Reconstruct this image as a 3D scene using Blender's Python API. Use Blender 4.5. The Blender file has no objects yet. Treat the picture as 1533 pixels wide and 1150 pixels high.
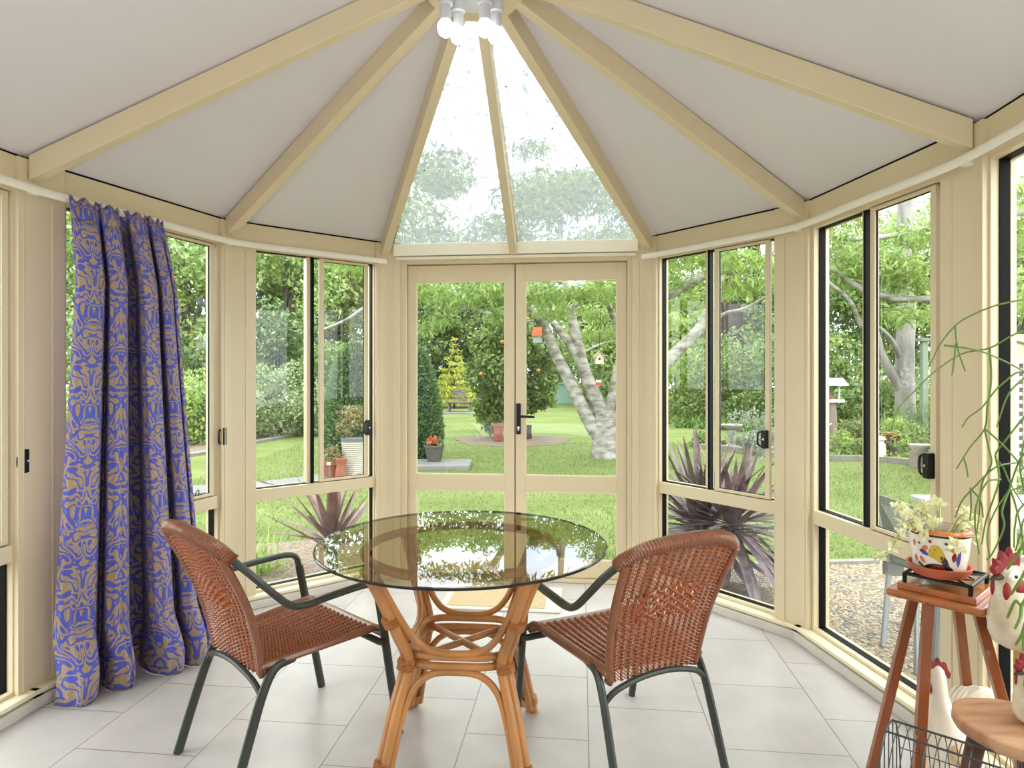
import bpy, math, random
import numpy as np
from mathutils import Vector, Matrix

# ------------------------------------------------------------------ camera, world, light
S = bpy.context.scene
COL = S.collection
PI = math.pi
CAMH = 1.33
F = 960.0
cam = bpy.data.cameras.new('camera')
cam_o = bpy.data.objects.new('camera', cam)
COL.objects.link(cam_o)
cam_o.location = (0, 0, CAMH)
cam_o.rotation_euler = (PI / 2, 0, 0)
cam.sensor_width = 36.0
cam.lens = 36.0 * F / 1533.0
cam.shift_y = -15.0 / 1533.0
cam.clip_start = 0.02
cam.clip_end = 400
S.camera = cam_o
S.view_settings.view_transform = 'Standard'
S.view_settings.look = 'None'
S.view_settings.exposure = 1.4
S.view_settings.gamma = 1.0
S.view_settings.use_curve_mapping = False
S.cycles.max_bounces = 10
S.cycles.diffuse_bounces = 5
S.cycles.glossy_bounces = 5
S.cycles.transmission_bounces = 6
S.cycles.transparent_max_bounces = 24
S.cycles.caustics_reflective = False
S.cycles.caustics_refractive = False

W = bpy.data.worlds.new('overcast_sky')
S.world = W
W.use_nodes = True
wn = W.node_tree.nodes; wl = W.node_tree.links
bgn = wn['Background']
tc = wn.new('ShaderNodeTexCoord')
nz = wn.new('ShaderNodeTexNoise'); nz.inputs['Scale'].default_value = 2.2; nz.inputs['Detail'].default_value = 5
rp = wn.new('ShaderNodeValToRGB')
rp.color_ramp.elements[0].position = 0.38; rp.color_ramp.elements[0].color = (0.66, 0.78, 0.95, 1)
rp.color_ramp.elements[1].position = 0.56; rp.color_ramp.elements[1].color = (1, 1, 1, 1)
wl.new(tc.outputs['Generated'], nz.inputs['Vector'])
wl.new(nz.outputs['Fac'], rp.inputs['Fac'])
wl.new(rp.outputs['Color'], bgn.inputs['Color'])
bgn.inputs['Strength'].default_value = 2.35

def lamp(name, kind, loc, rot, energy, color=(1, 1, 1), **kw):
    l = bpy.data.lights.new(name, kind); l.energy = energy; l.color = color
    for k, v in kw.items(): setattr(l, k, v)
    o = bpy.data.objects.new(name, l); COL.objects.link(o); o.location = loc; o.rotation_euler = rot
    return o
lamp('sun', 'SUN', (0, 0, 20), (math.radians(32), math.radians(18), 0), 0.7, (1, 0.97, 0.9), angle=math.radians(50))
# added fill behind the camera, thrown up to come back off ceiling and walls
lamp('bounce_fill', 'AREA', (-0.5, -0.5, 0.55), (math.radians(178), 0, math.radians(-6)), 24, (0.93, 0.96, 1.0), shape='RECTANGLE', size=2.8, size_y=1.8)

# ------------------------------------------------------------------ helpers
def P(u, v, y):
    return Vector(((u - 766.5) / F * y, y, CAMH - (v - 560.0) * y / F))
GZ = -0.17
def G(u, v, z=GZ):
    y = F * (CAMH - z) / (v - 560.0)
    return Vector(((u - 766.5) / F * y, y, z))
def srgb(r, g, b):
    f = lambda c: c / 255 / 12.92 if c <= 10 else ((c / 255 + 0.055) / 1.055) ** 2.4
    return (f(r), f(g), f(b))

EXT = 0.375    # plain daylight reflectances for what grows and lies outdoors
def osrgb(r, g, b): return tuple(c * EXT for c in srgb(r, g, b))
def lsrgb(r, g, b): return tuple(c * 0.70 for c in srgb(r, g, b))

def newmat(name):
    m = bpy.data.materials.new(name); m.use_nodes = True
    return m, m.node_tree.nodes, m.node_tree.links, m.node_tree.nodes['Principled BSDF']
def mat(name, col, rough=0.5, metal=0.0, var=0.0, scale=8.0, col2=None, bump=0.0, bscale=None, coat=0.0, stretch=None, emit=None, detail=4, spec=0.5):
    m, n, l, b = newmat(name)
    b.inputs['Base Color'].default_value = (*col, 1)
    b.inputs['Roughness'].default_value = rough
    b.inputs['Metallic'].default_value = metal
    b.inputs['Coat Weight'].default_value = coat
    b.inputs['Specular IOR Level'].default_value = spec
    if emit:
        b.inputs['Emission Color'].default_value = (*col, 1); b.inputs['Emission Strength'].default_value = emit
    if var or col2 or bump:
        t = n.new('ShaderNodeTexCoord'); mp = n.new('ShaderNodeMapping')
        if stretch: mp.inputs['Scale'].default_value = stretch
        l.new(t.outputs['Object'], mp.inputs['Vector'])
        z = n.new('ShaderNodeTexNoise'); z.inputs['Scale'].default_value = scale; z.inputs['Detail'].default_value = detail
        l.new(mp.outputs['Vector'], z.inputs['Vector'])
        if var or col2:
            r = n.new('ShaderNodeValToRGB')
            c2 = col2 or tuple(min(1, c * (1 + var)) for c in col); c1 = col if col2 else tuple(c * (1 - var) for c in col)
            r.color_ramp.elements[0].color = (*c1, 1); r.color_ramp.elements[0].position = 0.35
            r.color_ramp.elements[1].color = (*c2, 1); r.color_ramp.elements[1].position = 0.65
            l.new(z.outputs['Fac'], r.inputs['Fac']); l.new(r.outputs['Color'], b.inputs['Base Color'])
        if bump:
            z2 = n.new('ShaderNodeTexNoise'); z2.inputs['Scale'].default_value = bscale or scale; z2.inputs['Detail'].default_value = 6
            l.new(mp.outputs['Vector'], z2.inputs['Vector'])
            bp = n.new('ShaderNodeBump'); bp.inputs['Strength'].default_value = bump; bp.inputs['Distance'].default_value = 0.01
            l.new(z2.outputs['Fac'], bp.inputs['Height']); l.new(bp.outputs['Normal'], b.inputs['Normal'])
    return m
def leafmat(name, c1, c2, trans=0.35, rough=0.45):
    m, n, l, b = newmat(name)
    g = n.new('ShaderNodeNewGeometry'); r = n.new('ShaderNodeValToRGB')
    r.color_ramp.elements[0].color = (*c1, 1); r.color_ramp.elements[1].color = (*c2, 1)
    l.new(g.outputs['Random Per Island'], r.inputs['Fac'])
    l.new(r.outputs['Color'], b.inputs['Base Color']); b.inputs['Roughness'].default_value = rough
    t = n.new('ShaderNodeBsdfTranslucent'); l.new(r.outputs['Color'], t.inputs['Color'])
    mx = n.new('ShaderNodeMixShader'); mx.inputs['Fac'].default_value = trans
    l.new(b.outputs[0], mx.inputs[1]); l.new(t.outputs[0], mx.inputs[2])
    l.new(mx.outputs[0], n['Material Output'].inputs['Surface'])
    return m
def glassmat(name, tint=(0.95, 0.97, 0.95), ior=1.45):
    m, n, l, b = newmat(name); n.remove(b)
    tr = n.new('ShaderNodeBsdfTransparent'); tr.inputs['Color'].default_value = (*tint, 1)
    gl = n.new('ShaderNodeBsdfGlossy'); gl.inputs['Roughness'].default_value = 0.0
    fr = n.new('ShaderNodeFresnel'); fr.inputs['IOR'].default_value = ior
    mx = n.new('ShaderNodeMixShader')
    front_only(n, l, fr.outputs[0], mx.inputs['Fac']); l.new(tr.outputs[0], mx.inputs[1]); l.new(gl.outputs[0], mx.inputs[2])
    l.new(mx.outputs[0], n['Material Output'].inputs['Surface'])
    return m
def front_only(n, l, fac, to):   # a pane reflects at the face it is entered by
    g = n.new('ShaderNodeNewGeometry'); iv = n.new('ShaderNodeMath'); iv.operation = 'SUBTRACT'; iv.inputs[0].default_value = 1.0
    l.new(g.outputs['Backfacing'], iv.inputs[1]); mu = n.new('ShaderNodeMath'); mu.operation = 'MULTIPLY'
    l.new(fac, mu.inputs[0]); l.new(iv.outputs[0], mu.inputs[1]); l.new(mu.outputs[0], to)

class MB:
    def __init__(s): s.v = []; s.f = []; s.m = []; s.cur = 0
    def add(s, vs, fs):
        o = len(s.v); s.v += [tuple(v) for v in vs]; s.f += [tuple(i + o for i in f) for f in fs]; s.m += [s.cur] * len(fs); return s
    def hexa(s, c):   # eight corners: bottom ring 0-3, top ring 4-7
        return s.add(c, [(3, 2, 1, 0), (4, 5, 6, 7), (0, 1, 5, 4), (1, 2, 6, 5), (2, 3, 7, 6), (3, 0, 4, 7)])
    def box(s, c, d, R=None):
        hx, hy, hz = d[0] / 2, d[1] / 2, d[2] / 2
        vs = [Vector((x * hx, y * hy, z * hz)) for z in (-1, 1) for x, y in ((-1, -1), (1, -1), (1, 1), (-1, 1))]
        if R is not None: vs = [R @ v for v in vs]
        return s.hexa([v + Vector(c) for v in vs])
    def tube(s, pts, r, seg=8, closed=False, ell=None, up=None, caps=True):
        pts = [Vector(p) for p in pts]; n = len(pts)
        rs = r if isinstance(r, (list, tuple)) else [r] * n
        T = []
        for i in range(n):
            a = pts[(i - 1) % n] if (closed or i > 0) else pts[i]; b = pts[(i + 1) % n] if (closed or i < n - 1) else pts[i]
            d = b - a; T.append(d.normalized() if d.length > 1e-9 else Vector((0, 0, 1)))
        nv = Vector(up) if up else (Vector((0, 0, 1)) if abs(T[0].z) < 0.9 else Vector((1, 0, 0)))
        nv = (nv - T[0] * nv.dot(T[0])).normalized(); vs = []
        for i in range(n):
            if i:
                if up: nv = Vector(up)
                nv = nv - T[i] * nv.dot(T[i])
                nv = nv.normalized() if nv.length > 1e-6 else T[i].orthogonal().normalized()
            bv = T[i].cross(nv); ea, eb = ell or (1, 1)
            for k in range(seg):
                a = 2 * PI * k / seg
                vs.append(pts[i] + (nv * math.cos(a) * ea + bv * math.sin(a) * eb) * rs[i])
        fs = []
        for i in range(n if closed else n - 1):
            j = (i + 1) % n
            for k in range(seg):
                k2 = (k + 1) % seg; fs.append((i * seg + k, i * seg + k2, j * seg + k2, j * seg + k))
        if caps and not closed:
            fs.append(tuple(range(seg))[::-1]); fs.append(tuple((n - 1) * seg + k for k in range(seg)))
        return s.add(vs, fs)
    def lathe(s, prof, c=(0, 0, 0), seg=24, R=None, caps=True):
        vs = []; fs = []; c = Vector(c)
        for r, z in prof:
            for k in range(seg):
                a = 2 * PI * k / seg; p = Vector((r * math.cos(a), r * math.sin(a), z))
                vs.append((R @ p if R is not None else p) + c)
        for i in range(len(prof) - 1):
            for k in range(seg):
                k2 = (k + 1) % seg; fs.append((i * seg + k, i * seg + k2, (i + 1) * seg + k2, (i + 1) * seg + k))
        if caps and prof[0][0] > 1e-5: fs.append(tuple(range(seg))[::-1])
        if caps and prof[-1][0] > 1e-5: fs.append(tuple((len(prof) - 1) * seg + k for k in range(seg)))
        return s.add(vs, fs)
    def ell(s, c, r, seg=16, rings=10, R=None):
        return s.lathe_e(c, r, seg, rings, R)
    def lathe_e(s, c, r, seg, rings, R):
        vs = []; fs = []; c = Vector(c)
        for i in range(rings + 1):
            t = PI * i / rings
            for k in range(seg):
                a = 2 * PI * k / seg
                p = Vector((r[0] * math.sin(t) * math.cos(a), r[1] * math.sin(t) * math.sin(a), -r[2] * math.cos(t)))
                vs.append((R @ p if R is not None else p) + c)
        for i in range(rings):
            for k in range(seg):
                k2 = (k + 1) % seg; fs.append((i * seg + k, i * seg + k2, (i + 1) * seg + k2, (i + 1) * seg + k))
        return s.add(vs, fs)
    def prism(s, poly, z0, z1):
        n = len(poly); vs = [(p[0], p[1], z0) for p in poly] + [(p[0], p[1], z1) for p in poly]
        fs = [tuple(range(n))[::-1], tuple(range(n, 2 * n))] + [(i, (i + 1) % n, n + (i + 1) % n, n + i) for i in range(n)]
        return s.add(vs, fs)
    def poly3(s, pts, ext):      # a flat outline given in space, thickened along ext
        n = len(pts); e = Vector(ext); vs = [Vector(p) for p in pts] + [Vector(p) + e for p in pts]
        fs = [tuple(range(n))[::-1], tuple(range(n, 2 * n))] + [(i, (i + 1) % n, n + (i + 1) % n, n + i) for i in range(n)]
        return s.add(vs, fs)
    def blade(s, base, d, L, w, droop=0.3, segs=6, fold=0.25, side=None):
        d = Vector(d).normalized(); base = Vector(base); sd = d.cross(Vector((0, 0, 1)))
        sd = sd.normalized() if sd.length > 1e-3 else Vector((1, 0, 0))
        if side is not None: sd = (sd + Vector(side)).normalized()
        nm = sd.cross(d).normalized(); vs = []; fs = []
        for i in range(segs + 1):
            t = i / segs; p = base + d * (L * t) + Vector((0, 0, -droop * L * t * t))
            ww = w * (math.sin(PI * min(1, 0.18 + 0.82 * t)) ** 0.8) if i < segs else w * 0.04
            vs += [p - sd * ww / 2 + nm * fold * ww / 2, p, p + sd * ww / 2 + nm * fold * ww / 2]
        for i in range(segs):
            a = i * 3; fs += [(a, a + 1, a + 4, a + 3), (a + 1, a + 2, a + 5, a + 4)]
        return s.add(vs, fs)

ORG = {}
def root_loc(o):
    while o.parent is not None: o = o.parent
    return ORG.get(o.name, Vector((0, 0, 0)))
def part(name, mb, mats, parent=None, local=False, smooth=38, bevel=0.0, kind=None, label=None, solid=0.0):
    me = bpy.data.meshes.new(name)
    off = Vector((0, 0, 0)) if (parent is None or local) else root_loc(parent)
    me.from_pydata([(v[0] - off[0], v[1] - off[1], v[2] - off[2]) for v in mb.v], [], mb.f)
    for m in (mats if isinstance(mats, (list, tuple)) else [mats]): me.materials.append(m)
    if max(mb.m, default=0) > 0: me.polygons.foreach_set('material_index', mb.m)
    if smooth:
        me.shade_smooth(); me.set_sharp_from_angle(angle=math.radians(smooth))
    me.update()
    o = bpy.data.objects.new(name, me); COL.objects.link(o)
    if parent is not None: o.parent = parent
    if bevel:
        b = o.modifiers.new('bevel', 'BEVEL'); b.width = bevel; b.segments = 2; b.limit_method = 'ANGLE'
    if solid:
        b = o.modifiers.new('solid', 'SOLIDIFY'); b.thickness = solid
    if kind: o['kind'] = kind
    if label: o['label'] = label
    return o
def nppart(name, verts, faces, m, parent=None, kind=None, smooth=False):
    off = np.array(root_loc(parent)) if parent is not None else np.zeros(3)
    me = bpy.data.meshes.new(name); nv = len(verts); nf, k = faces.shape
    me.vertices.add(nv); me.vertices.foreach_set('co', (verts - off).astype(np.float32).ravel())
    me.loops.add(nf * k); me.loops.foreach_set('vertex_index', faces.astype(np.int32).ravel())
    me.polygons.add(nf); me.polygons.foreach_set('loop_start', np.arange(0, nf * k, k, dtype=np.int32))
    me.update(calc_edges=True); me.materials.append(m)
    if smooth: me.shade_smooth()
    o = bpy.data.objects.new(name, me); COL.objects.link(o)
    if parent is not None: o.parent = parent
    if kind: o['kind'] = kind
    return o
def thing(name, label, cat, loc=(0, 0, 0), group=None, rz=0.0):
    o = bpy.data.objects.new(name, None); COL.objects.link(o); o.location = loc; o.rotation_euler = (0, 0, rz)
    o.empty_display_size = 0.1
    o['label'] = label; o['category'] = cat
    if group: o['group'] = group
    ORG[o.name] = Vector(loc); return o
def struct(name, loc=(0, 0, 0)):
    o = bpy.data.objects.new(name, None); COL.objects.link(o); o.location = loc; o['kind'] = 'structure'; ORG[o.name] = Vector(loc); return o
def tag(o, label, cat, group=None):
    o['label'] = label; o['category'] = cat
    if group: o['group'] = group
    return o
def catmull(pts, n=8, closed=False):
    pts = [Vector(p) for p in pts]; out = []; m = len(pts)
    rng = range(m) if closed else range(m - 1)
    for i in rng:
        p0 = pts[(i - 1) % m] if (closed or i > 0) else pts[i] * 2 - pts[i + 1]
        p1 = pts[i]; p2 = pts[(i + 1) % m]
        p3 = pts[(i + 2) % m] if (closed or i + 2 < m) else p2 * 2 - p1
        for k in range(n):
            t = k / n
            out.append(0.5 * ((2 * p1) + (p2 - p0) * t + (2 * p0 - 5 * p1 + 4 * p2 - p3) * t * t + (3 * p1 - p0 - 3 * p2 + p3) * t ** 3))
    if not closed: out.append(pts[-1])
    return out

# ------------------------------------------------------------------ materials
CREAM = mat('cream_paint', srgb(218, 203, 170), 0.38, var=0.02, scale=3)
CREAMD = mat('cream_sill', srgb(232, 222, 190), 0.4)
WHITEP = mat('white_paint', srgb(236, 232, 220), 0.45)
CEIL = mat('ceiling_panel', srgb(217, 214, 216), 0.8, var=0.015, scale=2)
BLACK = mat('black_rubber', (0.0012, 0.0012, 0.0013), 0.6, spec=0.15)
BLACKM = mat('black_metal', srgb(18, 18, 19), 0.35, metal=0.3)
CHROME = mat('chrome', (0.8, 0.8, 0.8), 0.2, metal=1)
GLASS = glassmat('window_glass')
LGREY = mat('skirting_tile', srgb(205, 199, 190), 0.45, var=0.04, scale=12)
WALLM = mat('house_wall', srgb(196, 190, 180), 0.8)

# ------------------------------------------------------------------ the room
YAW = math.radians(6.12)
K = [Vector(p) for p in ((-1.9403, 2.5709), (-1.5907, 3.5865), (-0.8387, 4.207), (0.8646, 4.0243), (1.4652, 3.2212), (1.5973, 2.2056))]
AX = Vector((math.sin(YAW), math.cos(YAW)))          # towards the doors
AP = Vector((-0.15, 2.594))                           # plan position of the roof's apex
KL = K[0] - AX.lerp(Vector((0.127, 0.992)), 1) * 4.1
KR = K[5] + Vector((-0.11, -0.994)) * 4.1
ZB = 2.187                                            # top of the eave beam
ZR0, ZR1 = 2.10, 2.95                                 # underside of the rafters at the wall and at the apex

class Panel:
    def __init__(s, A, B):
        s.A = A; s.B = B; d = B - A; s.L = d.length; s.t = d / s.L; s.n = Vector((-s.t.y, s.t.x))   # n points outdoors
    def p(s, a, n, z):
        q = s.A + s.t * a + s.n * n; return Vector((q.x, q.y, z))
    def box(s, mb, a0, a1, n0, n1, z0, z1):
        return mb.hexa([s.p(a0, n0, z0), s.p(a1, n0, z0), s.p(a1, n1, z0), s.p(a0, n1, z0), s.p(a0, n0, z1), s.p(a1, n0, z1), s.p(a1, n1, z1), s.p(a0, n1, z1)])
    def frame(s, mb, a0, a1, n0, n1, z0, z1, wa, wz):
        s.box(mb, a0, a0 + wa, n0, n1, z0, z1); s.box(mb, a1 - wa, a1, n0, n1, z0, z1)
        s.box(mb, a0 + wa, a1 - wa, n0, n1, z0, z0 + wz); s.box(mb, a0 + wa, a1 - wa, n0, n1, z1 - wz, z1); return mb
PL3, PL2, PL1, PD, PR1, PR2, PR3 = Panel(KL, K[0]), Panel(K[0], K[1]), Panel(K[1], K[2]), Panel(K[2], K[3]), Panel(K[3], K[4]), Panel(K[4], K[5]), Panel(K[5], KR)
PBK = Panel(KR, KL)

# floor: laid square to the doors
fm = MB(); c, s_ = math.cos(YAW), math.sin(YAW)
fm.prism([(p.x * c - p.y * s_, p.x * s_ + p.y * c) for p in (KR, K[5], K[4], K[3], K[2], K[1], K[0], KL)][::-1][::-1], -0.16, 0.0)
def tilemat():
    m, n, l, b = newmat('floor_tile')
    t = n.new('ShaderNodeTexCoord'); sp = n.new('ShaderNodeSeparateXYZ'); cb = n.new('ShaderNodeCombineXYZ')
    l.new(t.outputs['Object'], sp.inputs[0])
    ax = n.new('ShaderNodeMath'); ax.operation = 'ADD'; ax.inputs[1].default_value = TX
    ay = n.new('ShaderNodeMath'); ay.operation = 'ADD'; ay.inputs[1].default_value = TY
    l.new(sp.outputs['Y'], ay.inputs[0]); l.new(sp.outputs['X'], ax.inputs[0]); l.new(ay.outputs[0], cb.inputs['X']); l.new(ax.outputs[0], cb.inputs['Y'])
    k = n.new('ShaderNodeTexBrick'); k.inputs['Scale'].default_value = 1.0; k.inputs['Brick Width'].default_value = 0.485; k.inputs['Row Height'].default_value = 0.453
    k.inputs['Mortar Size'].default_value = 0.0024; k.inputs['Mortar Smooth'].default_value = 0.2; k.offset = 0.5; k.offset_frequency = 2
    k.inputs['Color1'].default_value = (*srgb(192, 187, 184), 1); k.inputs['Color2'].default_value = (*srgb(197, 191, 187), 1); k.inputs['Mortar'].default_value = (*srgb(140, 132, 124), 1)
    l.new(cb.outputs[0], k.inputs['Vector'])
    z = n.new('ShaderNodeTexNoise'); z.inputs['Scale'].default_value = 3.5; z.inputs['Detail'].default_value = 6; z.inputs['Roughness'].default_value = 0.65
    l.new(t.outputs['Object'], z.inputs['Vector'])
    r = n.new('ShaderNodeValToRGB'); r.color_ramp.elements[0].position = 0.3; r.color_ramp.elements[0].color = (0.86, 0.85, 0.85, 1); r.color_ramp.elements[1].position = 0.66; r.color_ramp.elements[1].color = (1.03, 1.02, 1.0, 1)
    l.new(z.outputs['Fac'], r.inputs['Fac'])
    mx = n.new('ShaderNodeMix'); mx.data_type = 'RGBA'; mx.blend_type = 'MULTIPLY'; mx.inputs[0].default_value = 1.0
    l.new(k.outputs['Color'], mx.inputs[6]); l.new(r.outputs['Color'], mx.inputs[7]); l.new(mx.outputs[2], b.inputs['Base Color'])
    b.inputs['Roughness'].default_value = 0.3; b.inputs['Specular IOR Level'].default_value = 0.45
    bp = n.new('ShaderNodeBump'); bp.invert = True; bp.inputs['Strength'].default_value = 0.4; bp.inputs['Distance'].default_value = 0.002
    l.new(k.outputs['Fac'], bp.inputs['Height']); l.new(bp.outputs['Normal'], b.inputs['Normal'])
    return m
TX, TY = 0.425 + 0.453 * 8, 0.0
TY = -2.585 + 0.485 * 12
fo = part('floor', fm, tilemat(), None, smooth=0, kind='structure'); fo.rotation_euler = (0, 0, -YAW)

# ceiling slabs
def slab(name, pts, th, m, kind='structure', parent=None):
    mb = MB(); n = len(pts); nn = (Vector(pts[1]) - Vector(pts[0])).cross(Vector(pts[2]) - Vector(pts[0])).normalized()
    if nn.z < 0: nn = -nn
    mb.add([Vector(p) for p in pts] + [Vector(p) + nn * th for p in pts], [tuple(range(n)), tuple(range(2 * n - 1, n - 1, -1))] + [((i + 1) % n, i, n + i, n + (i + 1) % n) for i in range(n)])
    return part(name, mb, m, parent, smooth=0, kind=kind)
CZ0, CZ1 = 2.2, 3.05
apx = Vector((AP.x, AP.y, CZ1))
def out(k, d=0.1):   # eave overhang point above corner k
    q = K[k] + (K[k] - AP).normalized() * d; r = (q - AP).length / (K[k] - AP).length
    return Vector((q.x, q.y, CZ1 + (CZ0 - CZ1) * r))
for a, b in ((0, 1), (1, 2), (3, 4), (4, 5)):
    slab('ceiling', [out(a), out(b), apx], 0.05, CEIL)
rb = AP - AX * 4.9
for k, q in ((0, KL), (5, KR)):
    o_ = out(k); back = Vector((q.x, q.y, 0)) - Vector((AX.x, AX.y, 0)) * 0.4
    sgn = -1 if k == 0 else 1
    perp = Vector((AX.y, -AX.x)) * sgn * 0.1
    slab('ceiling', [o_, apx, Vector((rb.x, rb.y, CZ1)), Vector((back.x + perp.x, back.y + perp.y, o_.z))], 0.05, CEIL)
# rafters
def rafter(name, A, B, z0, z1, w=0.05, h=0.1, t0=0.02, t1=0.9):
    a = A.lerp(B, t0 / (B - A).length); b = A.lerp(B, t1); za = z0; zb = z0 + (z1 - z0) * t1
    d = (B - A).normalized(); p = Vector((-d.y, d.x)) * w / 2; mb = MB()
    q = lambda pt, s, z: Vector((pt.x + p.x * s, pt.y + p.y * s, z))
    mb.hexa([q(a, -1, za), q(b, -1, zb), q(b, 1, zb), q(a, 1, za), q(a, -1, za + h), q(b, -1, zb + h), q(b, 1, zb + h), q(a, 1, za + h)])
    return part(name, mb, CREAM, None, smooth=0, bevel=0.003, kind='structure')
for k in range(6): rafter('trim_%d' % (k + 1), K[k], AP, ZR0, ZR1)
DM = (K[2] + K[3]) / 2 - PD.n * 0.03
rafter('trim_7', DM, AP, 2.085, ZR1, w=0.045, h=0.11)
rafter('trim_8', rb, AP, ZR1 + 0.02, ZR1 + 0.02, w=0.06, h=0.1, t1=0.96)
hub = MB(); hub.prism([(AP.x + 0.2 * math.cos(a), AP.y + 0.2 * math.sin(a)) for a in [2 * PI * (k + 0.5) / 12 for k in range(12)]], 2.862, 3.06)
part('trim_9', hub, CREAM, None, smooth=0, bevel=0.003, kind='structure')

# posts at the corners, eave beams, sills, skirtings
arms = [(0.06, 0.14), (0.06, 0.15), (0.065, 0.11), (0.11, 0.065), (0.15, 0.06), (0.14, 0.06)]
pans = [PL3, PL2, PL1, PD, PR1, PR2, PR3]
ti = 10
for k in range(6):
    pa, pb = pans[k], pans[k + 1]; a, b = arms[k]; pr = 0.016; ch = 0.032
    pts = [K[k] - pa.t * a + pa.n * 0.09, K[k] - pa.t * a - pa.n * pr, K[k] - pa.t * ch - pa.n * pr, K[k] + pb.t * ch - pb.n * pr, K[k] + pb.t * b - pb.n * pr, K[k] + pb.t * b + pb.n * 0.09, K[k] + (pa.n + pb.n) * 0.06]
    mb = MB(); mb.prism([(q.x, q.y) for q in pts], 0.0, ZB - 0.002)
    # a raised half-round bead down the post
    for (pn, sg, aa) in ((pa, -1, a * 0.62), (pb, 1, b * 0.62)):
        q = K[k] + pn.t * sg * aa - pn.n * pr; mb.tube([(q.x, q.y, 0.07), (q.x, q.y, 2.03)], 0.0035, 8)
    part('trim_%d' % ti, mb, CREAM, None, smooth=30, bevel=0.002, kind='structure'); ti += 1
for i, pn in enumerate(pans):
    mb = MB()
    if pn is PD: pn.box(mb, 0.03, pn.L - 0.03, -0.0, 0.1, 2.074, ZB - 0.005)
    else: pn.box(mb, -0.02 if i else 0, pn.L + (0.02 if i < 6 else 0), 0.0, 0.1, 2.062, ZB)
    part('trim_%d' % ti, mb, CREAM, None, smooth=0, bevel=0.002, kind='structure'); ti += 1
    if pn is not PD:
        mb = MB(); pn.box(mb, 0.0, pn.L, 0.006, 0.09, ZB, ZB + 0.03); part('trim_%d' % ti, mb, BLACK, None, smooth=0, kind='structure'); ti += 1
    if pn is not PD:
        mb = MB(); pn.box(mb, -0.01, pn.L + 0.01, -0.055, 0.03, 0.052, 0.07); pn.box(mb, 0, pn.L, -0.04, 0.02, 0.03, 0.052)
        part('trim_%d' % ti, mb, CREAMD, None, smooth=0, bevel=0.004, kind='structure'); ti += 1
        mb = MB(); pn.box(mb, -0.02, pn.L + 0.02, -0.062, 0.0, 0.0, 0.045)
        part('baseboard_%s' % ('left_rear', 'left_middle', 'left_front', '', 'right_front', 'right_middle', 'right_rear')[i], mb, LGREY, None, smooth=0, bevel=0.003, kind='structure')
# white box beam over the doors
mb = MB(); PD.box(mb, 0.075, PD.L - 0.075, -0.045, 0.0, 2.094, 2.172); PD.box(mb, 0.09, PD.L - 0.09, -0.035, 0.0, 2.07, 2.09)
part('trim_%d' % ti, mb, mat('lintel_cream', srgb(238, 232, 212), 0.4), None, smooth=0, bevel=0.003, kind='structure'); ti += 1

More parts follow.
